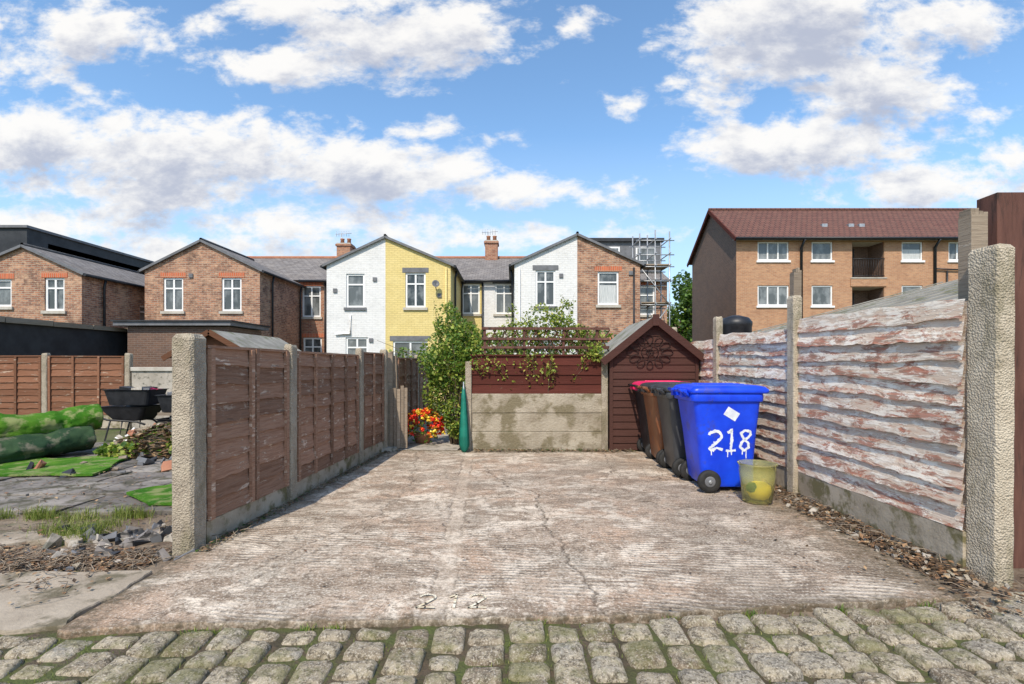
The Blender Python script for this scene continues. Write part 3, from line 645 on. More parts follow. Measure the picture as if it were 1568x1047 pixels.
# ------------------------------------------------------------ bins
def bin_(name,x0,yc,body,lid,s=1.0,number=False,lf=.9):
    sx=s*lf
    b=MB(); rings=[]
    prof=[(.05,.17,.58,.46),(.10,.13,.615,.47),(.30,.105,.635,.49),(.60,.07,.69,.53),(.93,.02,.77,.585),(.955,.015,.78,.59)]
    for z,xo,l,w in prof: rings.append(rrect(x0+sx*(xo+l/2),yc,z*s,l*sx/2,w*s/2,.06*s,4))
    b.loft(rings,body)
    rings=[rrect(x0+sx*.40,yc,z*s,l*sx/2,w*s/2,.06*s,4) for z,l,w in ((.945,.79,.60),(.95,.83,.63),(1.0,.84,.635),(1.03,.83,.63),(1.03,.76,.58))]
    b.loft(rings,body)
    def fy(z): return yc-np.interp(z/s,[p[0] for p in prof],[p[3]/2 for p in prof])*s
    for xx in (.2,.4,.6): b.box((x0+(xx-.008)*sx,yc-.32*s,.955*s),(x0+(xx+.008)*sx,yc-.29*s,1.0*s),body)
    bo=b.build('body',bevel=.004)
    b=MB(); rings=[]
    for z,xa,xb,w in ((1.032,-.03,.87,.655),(1.05,-.035,.885,.665),(1.075,-.03,.88,.655),(1.10,.0,.85,.62),(1.115,.06,.78,.54),(1.118,.12,.7,.44)):
        rings.append(rrect(x0+sx*(xa+xb)/2,yc,z*s,(xb-xa)*sx/2,w*s/2,.07*s,4))
    b.loft(rings,lid)
    for i in range(3): b.box((x0+.15*sx,yc+(-.16+.13*i)*s,1.11*s),(x0+.66*sx,yc+(-.12+.13*i)*s,1.127*s),lid)
    b.box((x0+.84*sx,yc-.2*s,1.035*s),(x0+.93*sx,yc+.2*s,1.06*s),lid)
    ld=b.build('lid',bevel=.008)
    b=MB(); b.tube([(x0-.02*s,yc-.22*s,1.0*s),(x0-.075*s,yc-.22*s,1.05*s),(x0-.075*s,yc-.05*s,1.055*s)],.02*s,body,8)
    b.tube([(x0-.02*s,yc+.22*s,1.0*s),(x0-.075*s,yc+.22*s,1.05*s),(x0-.075*s,yc+.05*s,1.055*s)],.02*s,body,8)
    b.tube([(x0-.075*s,yc-.27*s,1.055*s),(x0-.075*s,yc+.27*s,1.055*s)],.018*s,body,8)
    for yy in (-.15,.15): b.box((x0-.08*s,yc+(yy-.03)*s,.99*s),(x0+.02*s,yc+(yy+.03)*s,1.07*s),lid)
    hd=b.build('handle')
    b=MB()
    for sg in (-1,1):
        c=(x0+.17*s,yc+sg*.275*s,.118*s); q=.0285*s
        b.lathe(c,(0,1,0),[(.075*s,-q),(.108*s,-q),(.118*s,-q*.6),(.118*s,q*.6),(.108*s,q),(.075*s,q)],M_rubber,28)
        b.lathe(c,(0,1,0),[(.02*s,-q-.006),(.05*s,-q-.004),(.056*s,-q-.001),(.056*s,q+.001),(.05*s,q+.004),(.02*s,q+.006)],M_greypaint,20)
        b.lathe(c,(0,1,0),[(.012*s,-q-.02),(.02*s,-q-.015),(.02*s,q+.015),(.012*s,q+.02)],M_metal,12)
    b.tube([(x0+.17*s,yc-.27*s,.118*s),(x0+.17*s,yc+.27*s,.118*s)],.012*s,M_metal,8)
    wh=b.build('wheels')
    parts=[bo,ld,hd,wh]
    if number:
        b=MB()
        def stroke(pts,w):
            pts=[(p[0]+U(-.004,.004),p[1]+U(-.004,.004)) for p in pts]
            Q=[]
            for (ax,az),(bx,bz) in zip(pts[:-1],pts[1:]):
                n=max(2,int(math.hypot(bx-ax,bz-az)/.008))
                Q+=[(ax+(bx-ax)*i/n,az+(bz-az)*i/n) for i in range(n)]
            Q.append(pts[-1]); sd=R()*90; S=[]
            for i,(x,z) in enumerate(Q):
                a=Q[max(i-1,0)];c=Q[min(i+1,len(Q)-1)]; d=math.hypot(c[0]-a[0],c[1]-a[1])+1e-6
                nx,nz=-(c[1]-a[1])/d,(c[0]-a[0])/d
                w1=w*(.5+.22*mn.noise(Vector((i*.35,sd,0)))+.1*U(-1,1)); w2=w*(.5+.22*mn.noise(Vector((i*.35,sd,9)))+.1*U(-1,1))
                S.append(((x+nx*w1,z+nz*w1),(x-nx*w2,z-nz*w2)))
            k=.0022+U(0,.0008)
            for (a,c),(e,f) in zip(S[:-1],S[1:]): b.poly([(q[0],fy(q[1])-k,q[1]) for q in (a,c,f,e)],M_wpaint)
        def arc(cx,cz,rx,rz,a0,a1,n=10): return [(cx+rx*math.cos(math.radians(a0+(a1-a0)*i/n)),cz+rz*math.sin(math.radians(a0+(a1-a0)*i/n))) for i in range(n+1)]
        X=x0+.17*s; Z=.44*s
        stroke(arc(X+.07,Z+.155,.07,.055,170,-35)+[(X+.07,Z+.07),(X+.01,Z+.02),(X+.03,Z+.0),(X+.09,Z+.028),(X+.16,Z+.005)],.03)
        stroke([(X+.205,Z+.19),(X+.25,Z+.225),(X+.25,Z+.1),(X+.243,Z-.005)],.03); stroke([(X+.19,Z-.005),(X+.25,Z-.01),(X+.30,Z-.002)],.024)
        stroke([(X+.45,Z+.205),(X+.40,Z+.22),(X+.355,Z+.185),(X+.38,Z+.13),(X+.43,Z+.085),(X+.44,Z+.03),(X+.39,Z-.005),(X+.345,Z+.03),(X+.36,Z+.085),(X+.41,Z+.125),(X+.455,Z+.165),(X+.45,Z+.21)],.028)
        for xx,zz,l in ((.03,.0,.06),(.05,.01,.03),(.21,.0,.08),(.25,-.01,.045),(.37,.0,.05),(.41,.0,.09),(.06,.10,.04)): stroke([(X+xx,Z+zz),(X+xx+.003,Z+zz-l)],.011)
        c=(x0+.40*s,.82*s); a=-.55
        Q=[(c[0]+u*math.cos(a)-v*math.sin(a),c[1]+u*math.sin(a)+v*math.cos(a)) for u,v in ((-.075,-.05),(.075,-.05),(.075,.05),(-.075,.05))]
        b.poly([(q[0],fy(q[1])-.003,q[1]) for q in Q],M_wpaint)
        parts.append(b.build('painted_number'))
    return group(name,parts)
bin_('blue_wheelie_bin',1.975,5.71,M_blue,M_blue,1.05,True,.9)
bin_('grey_wheelie_bin',1.93,6.43,M_grey,M_grey,1.03)
bin_('brown_wheelie_bin',1.92,7.08,M_brownp,M_grey,1.02)
bin_('black_wheelie_bin',1.95,7.68,M_black,M_pink,1.02)

def tubmat():
    m,t,b,tc=newmat('translucent_yellowish_plastic')
    b.inputs['Base Color'].default_value=(.90,.88,.50,1); b.inputs['Transmission Weight'].default_value=.88; b.inputs['Roughness'].default_value=.12; b.inputs['IOR'].default_value=1.15
    return m
M_tub=tubmat()
b=MB(); c=(2.50,5.06,0)
b.lathe(c,(0,0,1),[(.125,.0),(.14,.01),(.172,.30),(.176,.38),(.188,.385),(.188,.40),(.168,.40),(.164,.30),(.135,.02)],M_tub,28); t1=b.build('tub')
b=MB(); b.lathe((2.52,5.06,.025),(0,0,1),[(.02,0),(.09,.01),(.12,.07),(.115,.13),(.07,.17),(.01,.18)],M_yel,14); b.lathe((2.43,5.03,.1),(0,0,1),[(.02,0),(.05,.02),(.06,.06),(.03,.1)],M_turf,10)
t2=b.build('sponge'); group('plastic_tub',[t1,t2])

b=MB(); b.lathe((-.76,7.92,0),(-.02,.08,1),[(.02,.0),(.06,.04),(.085,.12),(.08,.3),(.06,.6),(.04,.9),(.015,1.06)],M_parasol,16,fold=-.28)
b.tube([(-.76,7.92,-.02),(-.78,8.0,1.12)],.012,M_metal,6); b.build('folded_parasol')
b=MB(); b.lathe((-1.6,8.9,0),(0,0,1),[(.12,0),(.17,.15),(.18,.17),(.15,.17)],M_clay,18); p1=b.build('pot')
b=MB()
for i in range(230):
    a=U(0,6.28);ph=U(-.5,1.4); rr=U(.27,.37); c=Vector((-1.56+rr*math.cos(a)*math.cos(ph)*1.1,8.82+rr*math.sin(a)*math.cos(ph)*.8,.30+rr*math.sin(ph)*.9))
    mt=random.choice([M_red,M_red,M_red,M_org,M_yel])
    for k in range(9): leaf(b,c+Vector((U(-.025,.025),U(-.025,.025),U(-.02,.02))),.055,mt)
leafmesh(b,[(-1.56,8.82,.28,.34,.28,.3,300)],.06,[M_leaf]); p2=b.build('flowers'); group('potted_flowers',[p1,p2])

b=MB(); b.lathe((4.15,9.2,0),(0,0,1),[(.24,0),(.27,.8),(.27,2.1),(.28,2.12),(.28,2.18),(.22,2.26),(.06,2.31)],M_black,24); b.build('water_butt')
b=MB(); b.slope([(4.5,4.8,1.95),(4.5,9.8,1.95),(8.5,9.8,3.0),(8.5,4.8,3.0)],M_shingle); b.box((4.6,4.9,-.05),(8.4,9.7,1.85),M_brick)
for i in range(11): b.beam((4.5,4.8+i*.5,1.975),(8.5,4.8+i*.5,3.025),.03,.02,M_shingle)
b.build('garage',bevel=.004)

# ------------------------------------------------------------ buildings
def wall(b,O,Ud,L,z0,z1,holes,mat,nrm,rev=.09):
    us=sorted(set([0,L]+[h[0] for h in holes]+[h[0]+h[2] for h in holes])); zs=sorted(set([z0,z1]+[h[1] for h in holes]+[h[1]+h[3] for h in holes]))
    us=[u for u in us if 0<=u<=L]; zs=[z for z in zs if z0<=z<=z1]
    P=lambda u,z,o=0:(O[0]+Ud[0]*u-nrm[0]*o,O[1]+Ud[1]*u-nrm[1]*o,z)
    for i in range(len(us)-1):
        for j in range(len(zs)-1):
            uc=(us[i]+us[i+1])/2; zc=(zs[j]+zs[j+1])/2
            if any(h[0]<uc<h[0]+h[2] and h[1]<zc<h[1]+h[3] for h in holes): continue
            b.poly([P(us[i],zs[j]),P(us[i+1],zs[j]),P(us[i+1],zs[j+1]),P(us[i],zs[j+1])],mat)
    for h in holes:
        u,z,w,hh=h[:4]
        for a,c in (((u,z),(u+w,z)),((u+w,z),(u+w,z+hh)),((u+w,z+hh),(u,z+hh)),((u,z+hh),(u,z))):
            b.poly([P(*a),P(*c),P(*c,rev),P(*a,rev)],mat)
def win(b,O,Ud,nrm,h,style='t',sill=None,head=None,rev=.09,curtain=False):
    u,z,w,hh=h[:4]
    def bx(u0,z0,u1,z1,o0,o1,m):
        k=len(b.v); r=R()
        for o in (o0,o1):
            for (a,c) in ((u0,z0),(u1,z0),(u1,z1),(u0,z1)): b.v.append((O[0]+Ud[0]*a-nrm[0]*o,O[1]+Ud[1]*a-nrm[1]*o,c))
        for f in ((0,1,2,3),(7,6,5,4),(0,4,5,1),(1,5,6,2),(2,6,7,3),(3,7,4,0)): b.face([k+i for i in f],m,None,r)
    t=.075; d0,d1=rev-.045,rev+.02
    bx(u+.002,z+.002,u+w-.002,z+t,d0,d1,M_upvc); bx(u+.002,z+hh-t,u+w-.002,z+hh-.002,d0,d1,M_upvc)
    bx(u+.002,z+t,u+t,z+hh-t,d0,d1,M_upvc); bx(u+w-t,z+t,u+w-.002,z+hh-t,d0,d1,M_upvc)
    if 't' in style: bx(u+t,z+hh*.66,u+w-t,z+hh*.66+.06,d0+.004,d1,M_upvc)
    if 'v' in style: bx(u+w/2-.035,z+t,u+w/2+.035,z+hh-t,d0+.002,d1+.002,M_upvc)
    if 'q' in style:
        for q in (1/3,2/3): bx(u+w*q-.035,z+t,u+w*q+.035,z+hh-t,d0+.002,d1+.002,M_upvc)
    bx(u+t,z+t,u+w-t,z+hh-t,rev-.005,rev+.01,M_glass)
    if curtain: bx(u+t+.02,z+t,u+w-t-.02,z+hh*.6,rev-.012,rev-.006,M_curtain)
    if sill: bx(u-.08,z-.11,u+w+.08,z-.004,-.07,rev-.05,sill)
    if head: bx(u-.12,z+hh+.004,u+w+.12,z+hh+.2,-.014,.0+.05,head)
def half(name,xo,xa,yf,yb,ze,za,mat,wins,sidewins=(),roof=M_slate,sill=M_stone,head=None,barge=M_greypaint,pipe=True):
    sg=1 if xo>xa else -1; x0,x1=min(xo,xa),max(xo,xa)
    b=MB(); hs=[(w[0]-x0,w[1],w[2],w[3]) for w in wins]
    wall(b,(x0,yf),(1,0),x1-x0,-.1,ze,hs,mat,(0,-1))
    b.poly([(x0,yf,ze),(x1,yf,ze),(xa,yf,za)],mat)
    hs2=[(w[0]-yf,w[1],w[2],w[3]) for w in sidewins]
    wall(b,(xo,yf),(0,1),yb-yf,-.1,ze,hs2,mat,(sg,0))
    b.poly([(x0,yb-.01,-.1),(x1,yb-.01,-.1),(x1,yb-.01,ze),(x0,yb-.01,ze)],mat)
    W=b.build('walls')
    b=MB()
    for w,h in zip(wins,hs): win(b,(x0,yf),(1,0),(0,-1),h,w[4] if len(w)>4 else 't',sill,head,curtain=len(w)>5)
    for w,h in zip(sidewins,hs2): win(b,(xo,yf),(0,1),(sg,0),h,'t',sill,None)
    WI=b.build('windows') if b.v else None
    b=MB(); s=(za-ze)/abs(xa-xo); ov=.14; xe=xo+sg*ov; zE=ze-s*ov
    b.slope([(xe,yf-.08,zE+.07),(xe,yb,zE+.07),(xa,yb,za+.07),(xa,yf-.08,za+.07)],roof)
    b.slope([(xe,yf-.08,zE-.0),(xe,yb,zE-.0),(xa,yb,za-.0),(xa,yf-.08,za-.0)],roof)
    b.beam((xe,yf-.09,zE+.03),(xa,yf-.09,za+.03),.05,.09,barge)
    b.tube([(xe+sg*.04,yf-.1,zE+.0),(xe+sg*.04,yb,zE+.0)],.055,M_black,8)
    b.tube([(xa,yf-.08,za+.09),(xa,yb,za+.09)],.06,barge,6)
    RO=b.build('roof')
    parts=[W,RO]+([WI] if WI else [])
    if pipe:
        b=MB(); 
        for yy in (yf+.9,yb-.35): b.tube([(xe,yy,zE),(xo+sg*.08,yy,zE-.3),(xo+sg*.08,yy,0)],.045,M_black,8)
        parts.append(b.build('drain_pipes'))
    return group(name,parts)
half('brick_terraced_house',-15.6,-17.7,18,24,4.7,5.66,M_brick2,[(-16.95,3.35,.72,1.2,'tv')],head=M_header,sidewins=[(20.8,3.0,.6,.9)])
half('brick_terraced_house',-20.0,-17.7,18,24,4.7,5.66,M_brick2,[(-18.95,3.5,.8,1.0,'t')],head=M_header,pipe=False)
half('brick_terraced_house',-14.8,-12.5,20,24,5.2,6.35,M_brick2,[(-14.05,3.55,.8,1.35,'tv')],head=M_header)
half('brick_terraced_house',-10.16,-12.5,20,24,5.2,6.35,M_brick2,[(-11.7,3.55,.8,1.35,'tv'),(-11.7,.9,.9,1.3)],head=M_header,sidewins=[])
half('white_terraced_house',-7.47,-5.1,20,24,5.4,6.5,M_white,[(-6.68,3.7,.74,1.36,'t'),(-6.7,1.2,.9,1.3,'tv')],sill=M_greypaint)
half('yellow_terraced_house',-2.47,-5.1,20,24,5.4,6.5,M_yellow,[(-4.3,3.7,.82,1.4,'tv'),(-4.8,.15,1.4,2.2,'v')],sill=M_stone,head=M_greypaint)
half('white_terraced_house',.1,2.63,20,24,5.45,6.6,M_white,[(.95,3.75,.8,1.45,'tv'),(.9,1.0,.9,1.3,'tv')],sill=M_greypaint,head=M_greypaint)
half('brick_terraced_house',5.16,2.63,20,24,5.45,6.6,M_brick2,[(3.45,3.8,.85,1.35,'t',1),(3.4,1.0,.9,1.3,'t')],head=M_header)
b=MB(); b.lathe((-3.05,19.78,4.6),(.3,-1,.3),[(.0,.0),(.10,.03),(.15,.07),(.15,.075),(.10,.04),(.01,.01)],M_greypaint,16); b.tube([(-3.05,19.98,4.4),(-3.05,19.8,4.55)],.02,M_greypaint,6); b.tube([(-3.05,19.8,4.5),(-3.0,19.6,4.7)],.01,M_greypaint,5); b.build('satellite_dish')
b=MB()
for x,z in ((-7.2,4.3),(-5.6,4.75),(-5.75,2.3),(-3.0,4.1),(1.9,4.9),(4.7,5.0),(-13.0,4.9)): b.box((x,19.95,z),(x+.16,19.99,z+.16),M_greypaint)
b.tube([(-7.1,19.95,2.6),(-6.5,19.95,2.62),(-6.5,19.95,3.4)],.035,M_upvc,6)
b.tube([(-2.65,19.95,0),(-2.65,19.95,5.3)],.04,M_yellow,6); b.tube([(.3,19.95,0),(.3,19.95,5.3)],.04,M_white,6); b.tube([(4.9,19.95,0),(4.9,19.95,5.3)],.04,M_black,6)
b.build('wall_vents_and_pipes')
segs=[(-16,-9.0,M_brick,[(-10.15,3.7,.9,1.5,'tv'),(-10.1,1.3,.9,1.4,'tv')]),(-9.0,-5.1,M_brick,[]),(-5.1,-1.42,M_yellow,[(-2.42,3.85,.86,1.45,'tv'),(-2.4,1.2,.9,1.2,'tv')]),(-1.42,2.63,M_white,[(-.82,3.85,.88,1.45,'tv'),(-.8,1.2,.9,1.2,'tv')]),(2.63,7.5,M_brick2,[(6.0,3.8,.9,1.4,'t')])]
b=MB(); bw=MB()
for x0,x1,m,ws in segs:
    hs=[(w[0]-x0,w[1],w[2],w[3]) for w in ws]; wall(b,(x0,24),(1,0),x1-x0,-.1,5.5,hs,m,(0,-1))
    for w,h in zip(ws,hs): win(bw,(x0,24),(1,0),(0,-1),h,w[4],M_stone,M_header if m in(M_brick,M_brick2) else M_greypaint)
b.poly([(7.5,24,-.1),(7.5,32,-.1),(7.5,32,5.5),(7.5,28,7.35),(7.5,24,5.5)],M_brick2)
b.poly([(-16,24,-.1),(-16,32,-.1),(-16,32,5.5),(-16,28,7.35),(-16,24,5.5)],M_brick2)
W=b.build('walls'); WI=bw.build('windows')
b=MB(); b.slope([(-16,23.8,5.45),(7.6,23.8,5.45),(7.6,28,7.4),(-16,28,7.4)],M_slate); b.slope([(-16,32.2,5.45),(7.6,32.2,5.45),(7.6,28,7.4),(-16,28,7.4)],M_slate)
b.tube([(-16,28,7.42),(7.6,28,7.42)],.1,M_clay,6); 
for a,c in ((-10.2,-7.5),(-2.4,.1),(5.2,7.6)): b.tube([(a,23.74,5.4),(c,23.74,5.4)],.06,M_black,8)
for x in (-9.0,-1.42): b.tube([(x,23.9,5.4),(x,23.9,0)],.045,M_black,8)
RO=b.build('roof')
def chimney(b,x0,x1,y0,y1,z0,z1,pots=2):
    b.box((x0,y0,z0),(x1,y1,z1),M_brick); b.box((x0-.06,y0-.06,z1),(x1+.06,y1+.06,z1+.1),M_brick); b.box((x0-.02,y0-.02,z1+.1),(x1+.02,y1+.02,z1+.17),M_stone)
    for i in range(pots):
        xx=x0+(i+.5)*(x1-x0)/pots; b.lathe((xx,(y0+y1)/2,z1+.17),(0,0,1),[(.12,0),(.10,.25),(.12,.27),(.12,.32),(.09,.32)],M_clay,12)
b=MB(); chimney(b,-9.75,-9.0,27.6,28.4,7.0,8.0); chimney(b,-1.5,-.8,27.6,28.4,7.0,8.15)
for x,z in ((-9.4,8.2),(-1.15,8.3)): 
    b.tube([(x-.2,28,z-.6),(x-.2,28,z+.6)],.02,M_metal,5); b.tube([(x-.55,28,z+.55),(x+.35,28,z+.6)],.014,M_metal,5)
    for k in range(6): b.tube([(x-.5+k*.14,28,z+.42),(x-.5+k*.14,28,z+.72)],.01,M_metal,4)
CH=b.build('chimneys')
group('terraced_row',[W,WI,RO,CH])
b=MB(); b.box((3.7,24.9,6.0),(7.45,28.5,7.55),M_greypaint); b.box((3.6,24.75,7.55),(7.6,28.7,7.72),M_blackfelt)
for x in (4.4,6.2): 
    b.box((x,24.86,6.35),(x+1.0,24.895,7.3),M_upvc); b.box((x+.08,24.84,6.43),(x+.92,24.858,7.22),M_glass)
b.build('loft_dormer')
b=MB(); b.box((-30,22.4,-.1),(-21.6,30,6.0),M_brick); b.box((-30.2,22,6.0),(-21.5,30.5,7.45),M_blackfelt); b.box((-30.3,21.9,7.45),(-21.4,30.6,7.56),M_greypaint)
b.slope([(-21.5,23,5.0),(-21.5,31,5.0),(-21.5,31,7.0),(-21.5,23,7.0)],M_blackfelt)
b.box((-21.6,26,-.1),(-16.1,32,5.4),M_brick); b.slope([(-21.5,25.9,5.4),(-16,25.9,5.4),(-16,29,6.9),(-21.5,29,6.9)],M_slate)
b.build('house_with_loft_extension')
b=MB()
for x in (5.35,6.0,6.6):
    for y in (20.8,22.0): b.tube([(x,y,0),(x,y,6.9+U(-.2,.4))],.028,M_metal,6)
for z in (2.2,3.9,4.9,5.5,6.0,6.6):
    for y in (20.8,22.0): b.tube([(5.2,y,z),(6.8,y,z)],.024,M_metal,6)
    for x in (5.35,6.0,6.6): b.tube([(x,20.6,z+.05),(x,22.2,z+.05)],.024,M_metal,6)
for z in (3.9,5.5): b.box((5.25,20.85,z+.08),(6.7,21.95,z+.13),M_oldwood)
b.tube([(5.35,20.78,2.2),(6.6,20.78,3.9)],.024,M_metal,6); b.tube([(6.6,20.78,3.9),(5.35,20.78,5.5)],.024,M_metal,6)
b.build('scaffolding')

def flats():
    x0,x1,yf,yb,ze,za=12.2,34.0,27.0,33.6,8.35,10.75
    rows=[(7.06,1.02),(4.6,1.1),(2.1,1.15)]
    ws=[]
    for z,h in rows:
        ws+= [(13.36,z,1.7,h,'q'),(16.3,z,1.14,h,'o'),(21.2,z,1.14,h,'o'),(23.75,z,1.5,h,'q'),(28.5,z,1.14,h,'o'),(31,z,1.6,h,'q')]
    bal=[(18.5,6.1,1.75,1.98),(18.5,3.6,1.75,2.0),(18.5,.9,1.75,2.2)]
    b=MB(); hs=[(w[0]-x0,)+tuple(w[1:4]) for w in ws]; hb=[(w[0]-x0,)+tuple(w[1:4]) for w in bal]
    wall(b,(x0,yf),(1,0),x1-x0,-.1,ze,hs+hb,M_tan,(0,-1))
    b.poly([(x0,yf,-.1),(x0,yb,-.1),(x0,yb,ze),(x0,(yf+yb)/2,za),(x0,yf,ze)],M_dbrick)
    b.poly([(x1,yf,-.1),(x1,yb,-.1),(x1,yb,ze),(x1,(yf+yb)/2,za),(x1,yf,ze)],M_dbrick)
    b.poly([(x0,yb,-.1),(x1,yb,-.1),(x1,yb,ze),(x0,yb,ze)],M_tan)
    for (x,z,w,h) in bal:
        b.box((x+.01,yf+1.2,z-.05),(x+w-.01,yf+1.25,z+h),M_dbrick); b.box((x-.0,yf+.1,z-.02),(x+w,yf+1.2,z-.001),M_stone)
        b.box((x-.02,yf+.1,z),(x,yf+1.2,z+h),M_dbrick);b.box((x+w,yf+.1,z),(x+w+.02,yf+1.2,z+h),M_dbrick);b.box((x,yf+.1,z+h),(x+w,yf+1.2,z+h+.02),M_stone)
        b.box((x+.1,yf+1.14,z),(x+.9,yf+1.19,z+1.85),M_blackfelt)
        b.box((x-.1,yf-.05,z-.45),(x+w+.1,yf-.004,z-.03),M_tan)
        b.box((x-.1,yf-.08,z-.03),(x+w+.1,yf+.1,z+.03),M_stone)
    W=b.build('walls')
    b=MB()
    for w,h in zip(ws,hs): win(b,(x0,yf),(1,0),(0,-1),h,w[4],M_upvc,None,curtain=R()<.2)
    WI=b.build('windows')
    b=MB(); ym=(yf+yb)/2; s=(za-ze)/(ym-yf)
    b.slope([(x0-.2,yf-.35,ze-.15),(x1+.2,yf-.35,ze-.15),(x1+.2,ym,za+.08),(x0-.2,ym,za+.08)],M_tile)
    b.slope([(x0-.2,yb+.35,ze-.15),(x1+.2,yb+.35,ze-.15),(x1+.2,ym,za+.08),(x0-.2,ym,za+.08)],M_tile)
    b.beam((x0-.2,yf-.37,ze-.22),(x0-.2,ym,za+.0),.06,.2,M_redboard); b.beam((x0-.2,yb+.37,ze-.22),(x0-.2,ym,za+.0),.06,.2,M_redboard)
    b.box((x0-.2,yf-.34,ze-.26),(x1+.2,yf-.3,ze-.17),M_greypaint); b.box((x0-.2,yf-.3,ze-.2),(x1+.2,yf-.001,ze-.17),M_stone)
    b.tube([(x0-.2,yf-.42,ze-.17),(x1+.2,yf-.42,ze-.17)],.07,M_black,8)
    b.tube([(x0-.2,ym,za+.1),(x1+.2,ym,za+.1)],.1,M_tile,6)
    for x in (17.5,19.0,19.6): b.box((x,yf+1.0,ze+.8),(x+.3,yf+1.3,ze+1.0),M_metal)
    RO=b.build('roof')
    b=MB()
    for x in (15.7,22.95,27): b.tube([(x,yf-.42,ze-.2),(x,yf-.08,ze-.6),(x,yf-.08,0)],.07,M_black,8)
    b.tube([(22.95,yf-.09,6.6),(25.0,yf-.09,6.5)],.04,M_black,8); b.tube([(23.6,yf-.09,6.5),(23.6,yf-.09,4)],.04,M_black,8)
    PI=b.build('drain_pipes')
    b=MB()
    for (x,z,w,h) in bal:
        b.tube([(x,yf-.03,z+1.05),(x+w,yf-.03,z+1.05)],.025,M_black,6); b.tube([(x,yf-.03,z+.12),(x+w,yf-.03,z+.12)],.02,M_black,6)
        for i in range(13): b.tube([(x+.06+i*(w-.12)/12,yf-.03,z+.12),(x+.06+i*(w-.12)/12,yf-.03,z+1.05)],.012,M_black,4)
    RA=b.build('balcony_railings')
    group('apartment_building',[W,WI,RO,PI,RA])
flats()
b=MB(); b.box((13,60,-.1),(26,68,4.5),M_brick); b.slope([(12.8,59.7,4.5),(26,59.7,4.5),(26,64,7),(12.8,64,7)],M_tile); b.slope([(12.8,68.3,4.5),(26,68.3,4.5),(26,64,7),(12.8,64,7)],M_tile); b.build('distant_house')

# ------------------------------------------------------------ neighbour yard (left)
for i in range(3):
    xa=-12.6+i*1.9
    if i<2: panel('fence_panel',(xa+.06,11.4),(xa+1.84,11.4),.25,1.58,9,M_forange,(0,-1),bat=(0,.33,.66,1),batw=.05)
    cpost('concrete_fence_post',xa,11.4,.13,.12,1.66)
panel('fence_panel',(-14.5,11.4),(-12.7,11.4),.25,1.58,9,M_forange,(0,-1),bat=(0,.33,.66,1))
b=MB(); b.box((-14.4,12.2,-.1),(-13.9,22,2.55),M_blackfelt)
for i in range(7): b.box((-14.45,12.1+i*1.42,2.555),(-13.78,12.1+(i+1)*1.42-.02,2.70),M_oldwood,jit=.012)
b.build('black_clad_wall')
b=MB(); b.box((-13.4,17.3,-.1),(-9.9,19.6,2.72),M_dbrick); b.box((-13.75,17.1,2.75),(-9.7,19.8,2.88),M_greypaint); b.box((-13.8,17.05,2.88),(-9.65,19.85,2.93),M_blackfelt); b.build('flat_roof_outbuilding')
b=MB(); b.box((-8.7,11.35,-.1),(-4.2,11.55,1.25),M_conc2); b.box((-8.7,11.31,1.25),(-4.2,11.59,1.34),M_stone); b.build('low_rendered_wall',bevel=.01)
b=MB(); x0,x1,xa=-7.95,-6.15,-7.05; yf,yb,ze,za=11.7,15.0,1.66,2.18
boards(b,(x0,yf),(x1,yf),0,ze,12,M_playwood,(0,-1),wav=0,proud=.014,over=1); b.poly([(x0,yf,ze),(x1,yf,ze),(xa,yf,za)],M_playwood)
boards(b,(x0,yb),(x0,yf),0,ze,12,M_playwood,(-1,0),wav=0,proud=.014,over=1); boards(b,(x1,yf),(x1,yb),0,ze,12,M_playwood,(1,0),wav=0,proud=.014,over=1)
w1=b.build('walls'); b=MB()
for sg in (-1,1):
    xe=xa+sg*1.08; zE=za-(za-ze)/.9*1.08
    b.slope([(xe,yf-.15,zE+.03),(xe,yb,zE+.03),(xa,yb,za+.03),(xa,yf-.15,za+.03)],M_shingle); b.slope([(xe,yf-.15,zE),(xe,yb,zE),(xa,yb,za),(xa,yf-.15,za)],M_playwood)
    b.beam((xe,yf-.16,zE-.02),(xa,yf-.16,za-.02),.03,.12,M_playwood)
w2=b.build('roof'); group('wooden_playhouse',[w1,w2])
def roll(name,p,q,r,mat,seed,inner=None):
    b=MB(); p=Vector(p);q=Vector(q); n=70; rings=[]; d=(q-p).normalized(); sd=d.cross(Vector((0,0,1))).normalized(); m=44
    for i in range(n+1):
        t=i/n; c=p.lerp(q,t); ring=[]
        sag=.05*math.sin(t*7+seed)
        for j in range(m):
            a=2*math.pi*j/m; ca,sa=math.cos(a),math.sin(a)
            rr=r*(1+.18*mn.noise(Vector((t*5,ca*1.5,sa*1.5+seed)))+.11*abs(mn.noise(Vector((t*14,ca*4,sa*4+seed))))+.05*mn.noise(Vector((t*40,ca*9,sa*9)))-.14*math.exp(-((t-.35)/.025)**2)-.14*math.exp(-((t-.75)/.025)**2))
            off=sd*ca*rr*1.25+Vector((0,0,1))*sa*rr*.86
            ring.append(c+off+Vector((0,0,sag)))
        rings.append(ring)
    b.loft(rings,mat)
    if inner:
        for k in range(3): b.tube([q+d*.005+sd*math.cos(a)*r*(.25+.22*k)*1.2+Vector((0,0,sag+math.sin(a)*r*(.25+.22*k)*.85)) for a in [i*.45 for i in range(14)]],.012,inner,5,close=True)
    return b.build(name)
roll('artificial_turf_roll',(-7.8,6.1,.21),(-6.75,7.9,.20),.23,M_turfdk,1,M_turf)
roll('artificial_turf_roll',(-7.9,6.6,.50),(-6.75,8.1,.50),.22,M_turf,7,M_turfdk)
roll('artificial_turf_roll',(-8.4,5.6,.40),(-7.5,6.9,.52),.20,M_turf,12,M_turfdk)
